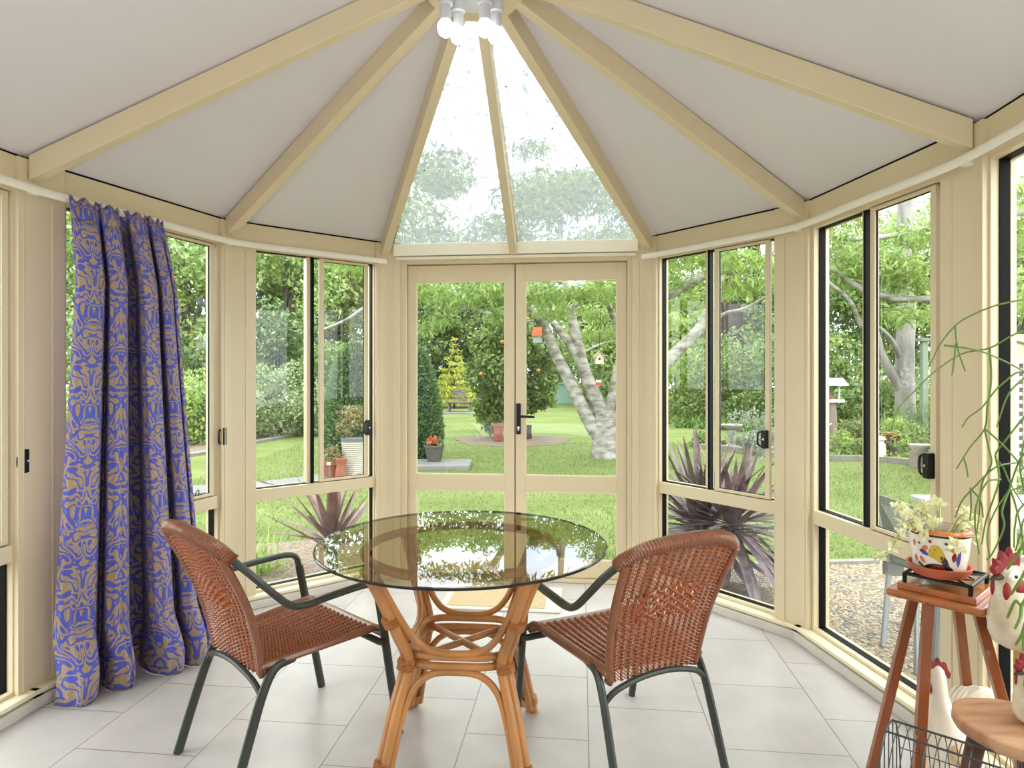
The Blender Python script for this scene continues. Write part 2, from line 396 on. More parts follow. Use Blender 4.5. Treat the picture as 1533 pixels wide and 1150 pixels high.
# ---- windows
ZRB, ZRT, ZHD, ZSL = 0.594, 0.662, 2.045, 0.085
def latch(pn, a, z, n, parent):
    mb = MB(); pn.box(mb, a - 0.014, a + 0.014, n - 0.03, n, z - 0.048, z + 0.048)
    loop = [pn.p(a - 0.014, n - 0.016, z - 0.04), pn.p(a - 0.034, n - 0.022, z - 0.028), pn.p(a - 0.034, n - 0.022, z + 0.028), pn.p(a - 0.014, n - 0.016, z + 0.04)]
    mb.tube(catmull(loop, 4), 0.006, 6)
    l = part('latch', mb, BLACKM, parent, smooth=30, bevel=0.004)
    mb = MB(); q = pn.p(a, n - 0.031, z); mb.lathe([(0.0, 0), (0.006, 0), (0.006, 0.003), (0, 0.004)], q, 10, R=Matrix.Rotation(PI / 2, 3, 'X'))
    part('keyhole', mb, CHROME, l)
def window(idx, pn, s0, s1, mid, sash1, latch_s=None, hooks=()):
    w = struct('window_%d' % idx, pn.p((s0 + s1) / 2, 0.04, 0.07))
    mb = MB(); n0, n1 = 0.004, 0.085
    pn.box(mb, s0 - 0.05, s0, n0, n1, 0.07, 2.064); pn.box(mb, s1, s1 + 0.05, n0, n1, 0.07, 2.064)
    pn.box(mb, s0, s1, n0, n1, ZHD, 2.064); pn.box(mb, s0, s1, n0, n1, ZRB, ZRT); pn.box(mb, s0, s1, n0, n1, 0.07, ZSL)
    for z0, z1 in ((ZSL, ZRB), (ZRT, ZHD)):     # beads round each opening
        pn.frame(mb, s0, s1, 0.062, 0.08, z0, z1, 0.006, 0.006)
    part('frame', mb, CREAM, w, smooth=0, bevel=0.002)
    mb = MB()
    for z0, z1 in ((ZSL, ZRB), (ZRT, ZHD)):
        pn.frame(mb, s0 + 0.0005, s1 - 0.0005, 0.03, 0.062, z0 + 0.0005, z1 - 0.0005, 0.005, 0.003)
    part('gasket', mb, BLACK, w, smooth=0)
    mb = MB(); pn.box(mb, s0, s1, 0.054, 0.058, ZSL, ZRB); part('lower_pane', mb, GLASS, w, smooth=0)
    # fixed upper light
    mb = MB(); pn.box(mb, mid - 0.024, mid, 0.03, 0.08, ZRT, ZHD); part('mullion', mb, CREAM, w, smooth=0, bevel=0.002)
    mb = MB(); pn.box(mb, s0, mid + 0.06, 0.056, 0.06, ZRT, ZHD); part('fixed_pane', mb, GLASS, w, smooth=0)
    # sliding sash, pushed a little open
    a0, a1 = mid + 0.008, sash1
    mb = MB(); pn.frame(mb, a0 + 0.042, a1, 0.012, 0.034, ZRT + 0.004, ZHD - 0.004, 0.028, 0.016); s = part('sliding_sash', mb, CREAM, w, smooth=0, bevel=0.002)
    mb = MB(); pn.box(mb, a0 - 0.006, a0 + 0.008, 0.016, 0.05, ZRT + 0.003, ZHD - 0.003); pn.frame(mb, a0 + 0.07, a1 - 0.028, 0.02, 0.027, ZRT + 0.02, ZHD - 0.02, 0.003, 0.003); part('gasket', mb, BLACK, s, smooth=0)
    mb = MB(); pn.box(mb, a0 + 0.07, a1 - 0.028, 0.022, 0.025, ZRT + 0.02, ZHD - 0.02); part('pane', mb, GLASS, s, smooth=0)
    for h in hooks:
        mb = MB(); q = [pn.p(h, 0.016, ZRT + 0.02), pn.p(h + 0.003, 0.01, ZRT + 0.045), pn.p(h + 0.02, 0.01, ZRT + 0.05), pn.p(h + 0.024, 0.016, ZRT + 0.02)]
        mb.tube(catmull(q, 4), 0.0022, 6); part('lift_clip', mb, BLACKM, s)
    if latch_s is not None: latch(pn, latch_s, 0.985, 0.012, s)
    return w
L3 = PL3.L
window(1, PL3, L3 - 0.95, L3 - 0.065, L3 - 0.6, L3 - 0.075, L3 - 0.02)
window(2, PL2, 0.16, 1.004, 0.52, 0.99, 1.035, hooks=(0.72, 0.86))
window(3, PL1, 0.15, 0.905, 0.49, 0.868, 0.862)
window(4, PR1, 0.075, 0.845, 0.418, 0.81, 0.79, hooks=(0.6,))
window(5, PR2, 0.08, 0.862, 0.422, 0.832, 0.815)
window(6, PR3, 0.07, 1.0, 0.5, 0.95)
window(7, PL3, L3 - 2.0, L3 - 1.1, L3 - 1.6, L3 - 1.15)
window(8, PR3, 1.12, 2.0, 1.5, 1.95)
# solid walls behind the camera
mb = MB(); PL3.box(mb, 0, L3 - 2.05, 0.0, 0.1, 0.07, 2.062); part('wall_left', mb, WALLM, None, smooth=0, kind='structure')
mb = MB(); PL3.box(mb, L3 - 1.05, L3 - 1.0, -0.01, 0.1, 0.0, 2.062); part('trim_%d' % ti, mb, CREAM, None, smooth=0, kind='structure'); ti += 1
mb = MB(); PR3.box(mb, 1.05, 1.07, -0.01, 0.1, 0.0, 2.062); part('trim_%d' % ti, mb, CREAM, None, smooth=0, kind='structure'); ti += 1
mb = MB(); PR3.box(mb, 2.05, PR3.L, 0.0, 0.1, 0.07, 2.062); part('wall_right', mb, WALLM, None, smooth=0, kind='structure')
mb = MB(); PBK.box(mb, -0.1, PBK.L + 0.1, 0.0, 0.12, 0.0, 2.187)
b0 = PBK.p(-0.1, 0, 2.187); b1 = PBK.p(PBK.L + 0.1, 0, 2.187); bm = PBK.p(PBK.L / 2, 0, 3.06); e3 = Vector((PBK.n.x, PBK.n.y, 0)) * 0.12
mb.poly3([b0, b1, bm], e3); part('wall_back', mb, WALLM, None, smooth=0, kind='structure')

# ---- roof lights over the doors
def roofglass():
    m, n, l, b = newmat('weathered_roof_glass'); n.remove(b)
    t = n.new('ShaderNodeTexCoord')
    tr = n.new('ShaderNodeBsdfTransparent'); tr.inputs['Color'].default_value = (0.93, 0.95, 0.93, 1)
    gl = n.new('ShaderNodeBsdfGlossy'); gl.inputs['Roughness'].default_value = 0.05
    tl = n.new('ShaderNodeBsdfTranslucent'); tl.inputs['Color'].default_value = (0.2, 0.21, 0.2, 1)
    z = n.new('ShaderNodeTexNoise'); z.inputs['Scale'].default_value = 26; z.inputs['Detail'].default_value = 8; z.inputs['Roughness'].default_value = 0.75
    l.new(t.outputs['Object'], z.inputs['Vector'])
    r = n.new('ShaderNodeValToRGB'); r.color_ramp.elements[0].position = 0.4; r.color_ramp.elements[0].color = (0.3, 0.3, 0.3, 1); r.color_ramp.elements[1].position = 0.62; r.color_ramp.elements[1].color = (0.78, 0.78, 0.78, 1)
    l.new(z.outputs['Fac'], r.inputs['Fac'])
    m1 = n.new('ShaderNodeMixShader'); l.new(r.outputs['Color'], m1.inputs['Fac']); l.new(tr.outputs[0], m1.inputs[1]); l.new(tl.outputs[0], m1.inputs[2])
    df = n.new('ShaderNodeBsdfDiffuse'); df.inputs['Color'].default_value = (0.2, 0.2, 0.2, 1)
    v = n.new('ShaderNodeTexVoronoi'); v.inputs['Scale'].default_value = 9; l.new(t.outputs['Object'], v.inputs['Vector'])
    lt = n.new('ShaderNodeMath'); lt.operation = 'LESS_THAN'; lt.inputs[1].default_value = 0.05; l.new(v.outputs['Distance'], lt.inputs[0])
    m2 = n.new('ShaderNodeMixShader'); l.new(lt.outputs[0], m2.inputs['Fac']); l.new(m1.outputs[0], m2.inputs[1]); l.new(df.outputs[0], m2.inputs[2])
    fr = n.new('ShaderNodeFresnel'); m3 = n.new('ShaderNodeMixShader'); front_only(n, l, fr.outputs[0], m3.inputs['Fac']); l.new(m2.outputs[0], m3.inputs[1]); l.new(gl.outputs[0], m3.inputs[2])
    l.new(m3.outputs[0], n['Material Output'].inputs['Surface']); return m
RG = roofglass()
zg = lambda r: 2.172 + (3.04 - 2.172) * r
for j, (a, b) in enumerate(((K[2], DM + PD.n * 0.03), (DM + PD.n * 0.03, K[3]))):
    w = struct('window_%d' % (9 + j), (a.x, a.y, 2.17))
    pts = [Vector((*a.lerp(AP, 0.0), zg(0))), Vector((*b.lerp(AP, 0.0), zg(0))), Vector((*AP, zg(1)))]
    slab('pane', pts, 0.008, RG, kind=None or 'structure', parent=w) if False else None
    mb = MB(); up = Vector((0, 0, 0.008)); mb.poly3(pts, up); part('pane', mb, RG, w, smooth=0)
    mb = MB()
    for q in (a, b):
        off = 0.03 if q is a else -0.03
        p0 = Vector((q.x + PD.t.x * off, q.y + PD.t.y * off, zg(0) - 0.006)); p1 = Vector((AP.x, AP.y, zg(1) - 0.006))
        mb.tube([p0, p1], 0.006, 6)
    part('glazing_seal', mb, WHITEP, w)
    q = a if j == 0 else b; mb = MB(); off = 0.05 if j == 0 else -0.02
    if j == 0:
        for q, o1, o2 in ((a, 0.02, 0.075), (b, -0.012, 0.0)):
            mb.add([], []); c0 = Vector((q.x, q.y)) + PD.t * o1; c1 = Vector((q.x, q.y)) + PD.t * (o1 + 0.045)
            mb.hexa([(c0.x, c0.y, zg(0) + .01), (c1.x, c1.y, zg(0) + .01), (AP.x + .01, AP.y, zg(1) + .01), (AP.x - .01, AP.y, zg(1) + .01), (c0.x, c0.y, zg(0) + .05), (c1.x, c1.y, zg(0) + .05), (AP.x + .01, AP.y, zg(1) + .05), (AP.x - .01, AP.y, zg(1) + .05)])
            part('glazing_bar', mb, CREAM, w, smooth=0); mb = MB()

# ---- french doors
DN = 0.03
mb = MB()
PD.box(mb, 0.09, 0.15, 0.0, 0.09, 0.0, 2.074); PD.box(mb, 1.575, 1.64, 0.0, 0.09, 0.0, 2.074); PD.box(mb, 0.15, 1.575, 0.0, 0.09, 2.046, 2.074); PD.box(mb, 0.09, 1.64, 0.0, 0.1, 0.0, 0.022)
part('trim_%d' % ti, mb, CREAM, None, smooth=0, bevel=0.003, kind='structure'); ti += 1
mb = MB(); PD.box(mb, 0.05, PD.L - 0.05, 0.06, 0.16, -0.16, 0.0); part('trim_%d' % ti, mb, LGREY, None, smooth=0, kind='structure'); ti += 1
for j, (a0, a1, g0, g1) in enumerate(((0.152, 0.857, 0.206, 0.794), (0.863, 1.573, 0.927, 1.511))):
    d = struct('door_%d' % (j + 1), PD.p((a0 + a1) / 2, DN + 0.02, 0.02))
    mb = MB(); n0, n1 = DN, DN + 0.042
    PD.box(mb, a0, g0, n0, n1, 0.025, 2.04); PD.box(mb, g1, a1, n0, n1, 0.025, 2.04)
    PD.box(mb, g0, g1, n0, n1, 1.935, 2.04); PD.box(mb, g0, g1, n0, n1, 0.573, 0.672); PD.box(mb, g0, g1, n0, n1, 0.025, 0.135)
    part('leaf_frame', mb, CREAM, d, smooth=0, bevel=0.002)
    mb = MB()
    for z0, z1 in ((0.135, 0.573), (0.672, 1.935)): PD.frame(mb, g0, g1, n0 + 0.004, n0 + 0.014, z0, z1, 0.006, 0.008)
    part('glazing_bead', mb, CREAMD, d, smooth=0)
    for z0, z1 in ((0.135, 0.573), (0.672, 1.935)):
        mb = MB(); PD.box(mb, g0, g1, n0 + 0.018, n0 + 0.022, z0, z1); part('pane', mb, GLASS, d, smooth=0)
        mb = MB(); PD.frame(mb, g0, g1, n0 + 0.015, n0 + 0.026, z0, z1, 0.003, 0.003); part('gasket', mb, BLACK, d, smooth=0)
    if j == 1:
        mb = MB(); PD.box(mb, 0.868, 0.898, n0 - 0.009, n0, 0.94, 1.14); h = part('handle_plate', mb, BLACKM, d, smooth=30, bevel=0.005)
        mb = MB(); mb.tube([PD.p(0.883, n0, 1.058), PD.p(0.883, n0 - 0.045, 1.058)], 0.009, 10)
        mb.tube(catmull([PD.p(0.878, n0 - 0.045, 1.058), PD.p(0.92, n0 - 0.05, 1.058), PD.p(0.99, n0 - 0.045, 1.056)], 5), 0.008, 10); part('lever', mb, BLACKM, h)
        mb = MB(); mb.tube([PD.p(0.883, n0 - 0.008, 0.984), PD.p(0.883, n0 - 0.013, 0.984)], 0.008, 12); PD.box(mb, 0.879, 0.887, n0 - 0.013, n0 - 0.008, 0.965, 0.984); part('keyhole', mb, CHROME, h)
        mb = MB(); PD.box(mb, 0.857, 0.863, n0 + 0.012, n0 + 0.04, 0.03, 2.04); part('gasket', mb, BLACK, d, smooth=0)
# low bolt
    else:
        mb = MB(); PD.box(mb, 0.845, 0.858, n0 - 0.001, n0 + 0.001, 0.03, 2.035); part('meeting_seal', mb, BLACK, d, smooth=0) if False else None

# ------------------------------------------------------------------ curtain rails
RAILM = mat('curtain_rail_white', srgb(238, 234, 222), 0.35)
def rail(label, pts, end):
    t = thing('curtain_rail', label, 'curtain rail', (pts[0].x, pts[0].y, 2.04))
    pp = catmull([Vector((p.x, p.y, 2.058)) for p in pts], 10); mb = MB()
    mb.tube(pp, 0.017, 8, ell=(1.0, 0.42), up=(0, 0, 1)); part('track', mb, RAILM, t, smooth=50)
    for q in end:
        mb = MB(); mb.box((q[0].x, q[0].y, 2.06), (0.03, 0.03, 0.03)); part('bracket', mb, RAILM, t, bevel=0.003)
    return t
def inn(pn, s, n=-0.06): q = pn.p(s, n, 0); return Vector((q.x, q.y))
rail('cream curtain rail bending round the windows right of the french doors', [inn(PD, 1.66, -0.04), inn(PR1, 0.1), inn(PR1, 0.5), inn(PR1, 0.9), inn(PR2, 0.12), inn(PR2, 0.5), inn(PR2, 0.92), inn(PR3, 0.1), inn(PR3, 0.5), inn(PR3, 1.2)], [(PR1.p(0.06, -0.03, 0),), (PR2.p(0.0, -0.03, 0),), (PR3.p(0.0, -0.03, 0),)])
rail('cream curtain rail carrying the blue curtain, left of the french doors', [inn(PL3, L3 - 1.2), inn(PL3, L3 - 0.5), inn(PL3, L3 - 0.1), inn(PL2, 0.1), inn(PL2, 0.5), inn(PL2, 0.95), inn(PL1, 0.1), inn(PL1, 0.5), inn(PL1, 0.9), inn(PD, 0.03, -0.04)], [(PL2.p(0.0, -0.03, 0),), (PL1.p(0.0, -0.03, 0),), (PL1.p(0.93, -0.03, 0),)])

# ------------------------------------------------------------------ curtain
def damask():
    m, n, l, b = newmat('damask_fabric')
    uv = n.new('ShaderNodeUVMap'); sp = n.new('ShaderNodeSeparateXYZ'); l.new(uv.outputs[0], sp.inputs[0])
    def M(op, a, b_=None):
        x = n.new('ShaderNodeMath'); x.operation = op
        for i, q in enumerate((a, b_)):
            if q is None: continue
            if isinstance(q, (int, float)): x.inputs[i].default_value = q
            else: l.new(q, x.inputs[i])
        return x.outputs[0]
    a = M('PINGPONG', sp.outputs['X'], 0.13)                     # mirrored across each motif
    ph = M('MULTIPLY', sp.outputs['Y'], 2 * PI / 0.42)
    cs, sn = M('MULTIPLY', M('COSINE', ph), 0.067), M('MULTIPLY', M('SINE', ph), 0.067)
    cb = n.new('ShaderNodeCombineXYZ'); l.new(a, cb.inputs[0]); l.new(cs, cb.inputs[1]); l.new(sn, cb.inputs[2])
    z = n.new('ShaderNodeTexNoise'); z.inputs['Scale'].default_value = 12; z.inputs['Detail'].default_value = 1.6; z.inputs['Distortion'].default_value = 0.9
    l.new(cb.outputs[0], z.inputs['Vector'])
    big = M('SINE', M('MULTIPLY', z.outputs['Fac'], 38.0))
    # leaf ribs: fine striping inside the gold shapes
    rib = M('SINE', M('MULTIPLY', M('ADD', M('MULTIPLY', a, 1.5), M('MULTIPLY', z.outputs['Fac'], 0.35)), 420.0))
    gold = M('GREATER_THAN', big, -0.12)
    inner = M('MULTIPLY', M('GREATER_THAN', big, 0.55), M('GREATER_THAN', rib, 0.55))
    fac = M('SUBTRACT', gold, M('MULTIPLY', inner, 0.75))
    r = n.new('ShaderNodeMix'); r.data_type = 'RGBA'; l.new(fac, r.inputs[0])
    r.inputs[6].default_value = (*srgb(84, 92, 184), 1); r.inputs[7].default_value = (*srgb(176, 150, 98), 1)
    l.new(r.outputs[2], b.inputs['Base Color']); b.inputs['Roughness'].default_value = 0.6
    b.inputs['Specular IOR Level'].default_value = 0.25
    return m
def curtain():
    t = thing('curtain', 'long blue and gold damask curtain gathered beside the left windows', 'curtain', (PL2.p(0.38, -0.1, 0).x, PL2.p(0.38, -0.1, 0).y, 0.0))
    NU, NV = 420, 90; zt = 2.052
    T0, T1 = PL2.p(0.115, 0, 0), PL2.p(0.575, 0, 0)
    B0, B1 = Vector((-1.975, 2.625, 0)), Vector((-1.565, 3.11, 0))
    nin = -Vector((PL2.n.x, PL2.n.y, 0)); tt = Vector((PL2.t.x, PL2.t.y, 0))
    # pleats across the width: broad faces, one deep gap and narrow tucks
    KN = [(0, .03), (.03, .06), (.10, .078), (.2, .07), (.25, .05), (.262, -.05), (.285, -.05), (.30, .05), (.36, .074), (.40, .062), (.44, .068), (.476, .03), (.486, -.12), (.57, -.12), (.585, .03), (.63, .075), (.72, .082), (.775, .06), (.79, -.04), (.812, -.04), (.828, .045), (.88, .068), (.93, .05), (.945, .005), (.958, .005), (.972, .035), (1, .02)]
    # even spacing along the cloth
    fx = np.linspace(0, 1, 3001); kd = np.interp(fx, [k[0] for k in KN], [k[1] for k in KN])
    ker = np.exp(-0.5 * (np.arange(-60, 61) / 14.0) ** 2); ker /= ker.sum(); kd = np.convolve(np.pad(kd, 60, mode='edge'), ker, 'valid')
    al = np.concatenate([[0], np.cumsum(np.hypot(np.diff(fx) * 0.5, np.diff(kd)))]); TOT = al[-1] * 1.25
    ux = np.interp(np.linspace(0, al[-1], NU + 1), al, fx); ud = np.interp(ux, fx, kd)
    vs = []; uvs = []
    for j in range(NV + 1):
        v = j / NV; head = max(0.0, 1 - v / 0.06); low = v ** 0.7
        for i in range(NU + 1):
            u = float(ux[i]); d = float(ud[i]); ca = i / NU
            d = d * (0.75 + 0.5 * low) * (1 - 0.78 * head) + 0.011 * math.sin(2 * PI * 16 * ca) * (head + 0.15 * max(0, 0.5 - v)) + 0.006 * math.sin(11 * u + 5 * v) * low
            p = T0.lerp(T1, u).lerp(B0.lerp(B1, u), v ** 1.15)
            z = zt * (1 - v) + 0.008
            p = p + (nin * 0.78 - tt * 0.62) * d + nin * (0.075 + 0.06 * min(1, v * 6) * (1 - 0.35 * v)) + tt * (0.012 * math.sin(23 * u) * low)
            if v > 0.88:                    # pools on the tiles
                q = (v - 0.88) / 0.12; fl = max(0.0, min(1.0, (d + .02) / .1))
                p = p + nin * (0.075 * fl * math.sin(q * PI * 0.6) - 0.035 * q * q) + tt * 0.018 * math.sin(19 * u + 1) * q
                z = max(0.002, z - 0.025 * q + 0.012 * fl * q * math.sin(q * PI))
            if v < 0.03: z += 0.010 * math.sin(2 * PI * 16 * ca + 1) * (1 - v / 0.03)
            vs.append((p.x, p.y, z)); uvs.append((ca * TOT, (1 - v) * 2.1))
    fs = [(j * (NU + 1) + i, j * (NU + 1) + i + 1, (j + 1) * (NU + 1) + i + 1, (j + 1) * (NU + 1) + i) for j in range(NV) for i in range(NU)]
    J = 4
    for nm, js in (('header_tape', range(0, J)), ('drop', range(J, NV))):
        mb = MB(); idx = {}
        sel = [f for j in js for f in fs[j * NU:(j + 1) * NU]]
        used = sorted({k for f in sel for k in f}); mp = {k: q for q, k in enumerate(used)}
        mb.add([vs[k] for k in used], [tuple(mp[k] for k in f) for f in sel])
        o = part(nm, mb, DAM, t, smooth=180)
        lay = o.data.uv_layers.new(name='UVMap')
        for lp in o.data.loops: lay.data[lp.index].uv = uvs[used[lp.vertex_index]]
        md = o.modifiers.new('solid', 'SOLIDIFY'); md.thickness = 0.003
DAM = damask(); curtain()

# ------------------------------------------------------------------ ceiling light
LBODY = mat('lamp_white_plastic', srgb(205, 207, 212), 0.3)
t = thing('ceiling_light', 'white ceiling light with four glowing round bulbs under the roof apex', 'ceiling light', (-0.162, 2.535, 2.862))
mb = MB(); mb.lathe([(0, 0.0), (0.135, 0.0), (0.13, -0.03), (0.0, -0.034)][::-1], (-0.162, 2.535, 2.86), 32); part('ceiling_plate', mb, LBODY, t)
BULB = mat('lit_bulb', (1, 0.98, 0.94), 0.3, emit=1.6)
for (x, y) in ((-0.26, 2.507), (-0.106, 2.507), (-0.215, 2.561), (-0.065, 2.561)):
    mb = MB(); mb.lathe([(0.012, 2.83), (0.03, 2.828), (0.029, 2.775), (0.022, 2.77), (0.022, 2.712), (0.018, 2.708), (0, 2.708)][::-1], (x, y, 0), 16)
    mb.tube([(x, y, 2.83), ((x - 0.162) / 2, (y + 2.535) / 2, 2.84)], 0.008, 6)
    k = part('lamp_holder', mb, LBODY, t)
    mb = MB(); mb.lathe([(0.0, 2.648), (0.014, 2.65), (0.026, 2.66), (0.0325, 2.682), (0.031, 2.698), (0.02, 2.712), (0.012, 2.716)], (x, y, 0), 20); part('bulb', mb, BULB, k, smooth=180)

# ------------------------------------------------------------------ doormat
q = PD.p(0.83, -0.33, 0)
t = thing('doormat', 'beige doormat with pale border on the tiles before the french doors', 'doormat', (q.x, q.y, 0), rz=0)
mb = MB(); PD.box(mb, 0.48, 1.17, -0.53, -0.12, 0.0005, 0.009); part('border', mb, mat('mat_border', srgb(222, 210, 198), 0.8), t, bevel=0.003)
mb = MB(); PD.box(mb, 0.52, 1.08, -0.49, -0.16, 0.008, 0.013); part('pile', mb, mat('mat_pile', srgb(203, 180, 140), 0.95, var=0.08, scale=90, bump=0.6), t, bevel=0.002)

# ------------------------------------------------------------------ glass table on a cane base
CANE = mat('cane', srgb(190, 132, 76), 0.32, var=0.22, scale=7, stretch=(1, 1, 0.5), coat=0.3)
CANED = mat('cane_binding', srgb(168, 104, 48), 0.4, var=0.12, scale=60, coat=0.2)
TGL = glassmat('bronze_glass', (0.70, 0.655, 0.53), 1.55)
TC = Vector((-0.1775, 2.3126)); TR = 0.5125; TZ = 0.72
t = thing('dining_table', 'round smoked-glass table on a bent cane base between the two chairs', 'table', (TC.x, TC.y, 0))
mb = MB(); mb.lathe([(0, TZ), (TR - 0.003, TZ), (TR, TZ + 0.003), (TR, TZ + 0.007), (TR - 0.003, TZ + 0.01), (0, TZ + 0.01)], (TC.x, TC.y, 0), 128); part('tabletop', mb, TGL, t, smooth=30)
mb = MB(); mb.tube([(TC.x + (TR + 0.0005) * math.cos(2 * PI * k / 128), TC.y + (TR + 0.0005) * math.sin(2 * PI * k / 128), TZ + 0.004) for k in range(128)], 0.0042, 6, closed=True); part('tabletop_edge', mb, mat('dark_glass_edge', srgb(26, 34, 36), 0.12), t)
ROT = math.radians(-4)
def tl(x, y, z): return Vector((TC.x + x * math.cos(ROT) - y * math.sin(ROT), TC.y + x * math.sin(ROT) + y * math.cos(ROT), z))
R45 = [(-1, -1), (1, -1), (1, 1), (-1, 1)]
hs = [(0.24, 0.0), (0.2, 0.2), (0.165, 0.36), (0.19, 0.46), (0.235, 0.6), (0.275, 0.7)]
for i, (sx, sy) in enumerate(R45):
    mb = MB()
    # two canes bound side by side
    for off in (-1, 1):
        dx, dy = -sy * off * 0.013, sx * off * 0.013
        mb.tube(catmull([tl(sx * h + dx * 0.7, sy * h + dy * 0.7, z) for h, z in hs], 6), 0.0165, 10)
    lg = part('leg', mb, CANE, t, smooth=60)
    for z0, z1 in ((0.03, 0.06), (0.335, 0.375), (0.5, 0.53)):
        mb = MB(); zs = [z0 + (z1 - z0) * k / 12 for k in range(13)]; hh = [float(np.interp(z, [a[1] for a in hs], [a[0] for a in hs])) for z in zs]
        mb.tube([tl(sx * h_, sy * h_, z) for h_, z in zip(hh, zs)], [0.0295 + 0.0022 * (k % 2) for k in range(13)], 14)
        part('binding', mb, CANED, lg, smooth=20)
mb = MB()
mb.tube([tl(0.345 * math.cos(2 * PI * k / 48), 0.345 * math.sin(2 * PI * k / 48), 0.703) for k in range(48)], 0.0165, 10, closed=True); part('top_ring', mb, CANE, t, smooth=60)
sqr = []
for k in range(64):
    a = 2 * PI * k / 64; cx_, sx_ = math.cos(a), math.sin(a); e = 0.45
    sqr.append((math.copysign(abs(cx_) ** e, cx_), math.copysign(abs(sx_) ** e, sx_)))
for z, r in ((0.352, 0.17), (0.385, 0.172)):
    mb = MB(); mb.tube([tl(r * a, r * b, z) for a, b in sqr], 0.0135, 9, closed=True); part('waist_ring', mb, CANE, t, smooth=60)
for a, b in ((0, 2), (1, 3)):
    mb = MB(); p, q = R45[a], R45[b]; mb.tube([tl(p[0] * 0.165, p[1] * 0.165, 0.365), tl(q[0] * 0.165, q[1] * 0.165, 0.365)], 0.0125, 9); part('stretcher', mb, CANE, t, smooth=60)
for k in range(4):
    p, q = R45[k], R45[(k + 1) % 4]
    def mid(f, h, z): x = p[0] + (q[0] - p[0]) * f; y = p[1] + (q[1] - p[1]) * f; return tl(x * h, y * h, z)
    mb = MB(); mb.tube(catmull([mid(0.05, 0.272, 0.69), mid(0.07, 0.225, 0.56), mid(0.12, 0.19, 0.46), mid(0.25, 0.178, 0.41), mid(0.5, 0.178, 0.397), mid(0.75, 0.178, 0.41), mid(0.88, 0.19, 0.46), mid(0.93, 0.225, 0.56), mid(0.95, 0.272, 0.69)], 6), 0.012, 9)
    part('upper_hoop', mb, CANE, t, smooth=60)
    mb = MB(); mb.tube(catmull([mid(0.06, 0.235, 0.02), mid(0.065, 0.205, 0.17), mid(0.11, 0.185, 0.27), mid(0.25, 0.172, 0.322), mid(0.5, 0.17, 0.333), mid(0.75, 0.172, 0.322), mid(0.89, 0.185, 0.27), mid(0.935, 0.205, 0.17), mid(0.94, 0.235, 0.02)], 6), 0.012, 9)
    part('lower_hoop', mb, CANE, t, smooth=60)

# ------------------------------------------------------------------ wicker armchairs
WICK = mat('wicker', srgb(172, 114, 84), 0.3, var=0.2, scale=60, coat=0.5)
WICKD = mat('wicker_wrap', srgb(136, 84, 56), 0.32, var=0.12, scale=80, coat=0.35)
WICKR = mat('wicker_red', srgb(164, 90, 52), 0.4, var=0.15, scale=70)
CFR = mat('chair_metal', srgb(64, 68, 64), 0.38, metal=0.25, var=0.05, scale=40, bump=0.05)
def weave(mb, surf, nrib, nweft, rr, rw, v0=0, v1=1, ms=None):
    """surf(u, v) -> point, normal; ribs run along v, fine strands run across u and pass over and under"""
    for i in range(nrib):
        u = -1 + 2 * (i + 0.5) / nrib
        pts = [surf(u, v0 + (v1 - v0) * k / 16)[0] for k in range(17)]
        mb.cur = 1; mb.tube(pts, rr, 5)
    for j in range(nweft):
        v = v0 + (v1 - v0) * (j + 0.5) / nweft; pts = []
        for k in range(2 * nrib + 1):
            u = -1 + k / nrib
            p, nn = surf(u, v)
            sg = ((1 if j % 2 else -1) if k % 2 else -0.25 * (1 if j % 2 else -1))
            pts.append(p + nn * (rr * 1.5 * sg))
        red = ms and ms(v)
        mb.cur = 1 if red else 0
        mb.tube(pts, rw, 4)
    mb.cur = 0
def back_pt(u, v):     # v 0 bottom .. 1 top
    w = 0.166 + 0.040 * v ** 0.8
    z = 0.355 + 0.44 * v - 0.02 * v * u * u
    y = -0.185 - 0.15 * v + 0.025 * math.sin(PI * v) - 0.035 * (1 - u * u) * (0.35 + 0.65 * v)
    zt = 0.035 * (1 - u * u) * v
    nrm = Vector((-0.25 * u, 0.92, 0.33)).normalized()
    return Vector((u * w, y, z + zt)), nrm
def seat_pt(u, v):     # v 0 rear .. 1 front
    w = 0.178 + 0.048 * v
    y = -0.195 + 0.455 * v
    z = 0.385 + 0.022 * v - 0.014 * (1 - u * u) * math.sin(PI * v) - 0.03 * max(0, (v - 0.88) / 0.12) ** 2
    return Vector((u * w, y, z)), Vector((0, 0, 1))
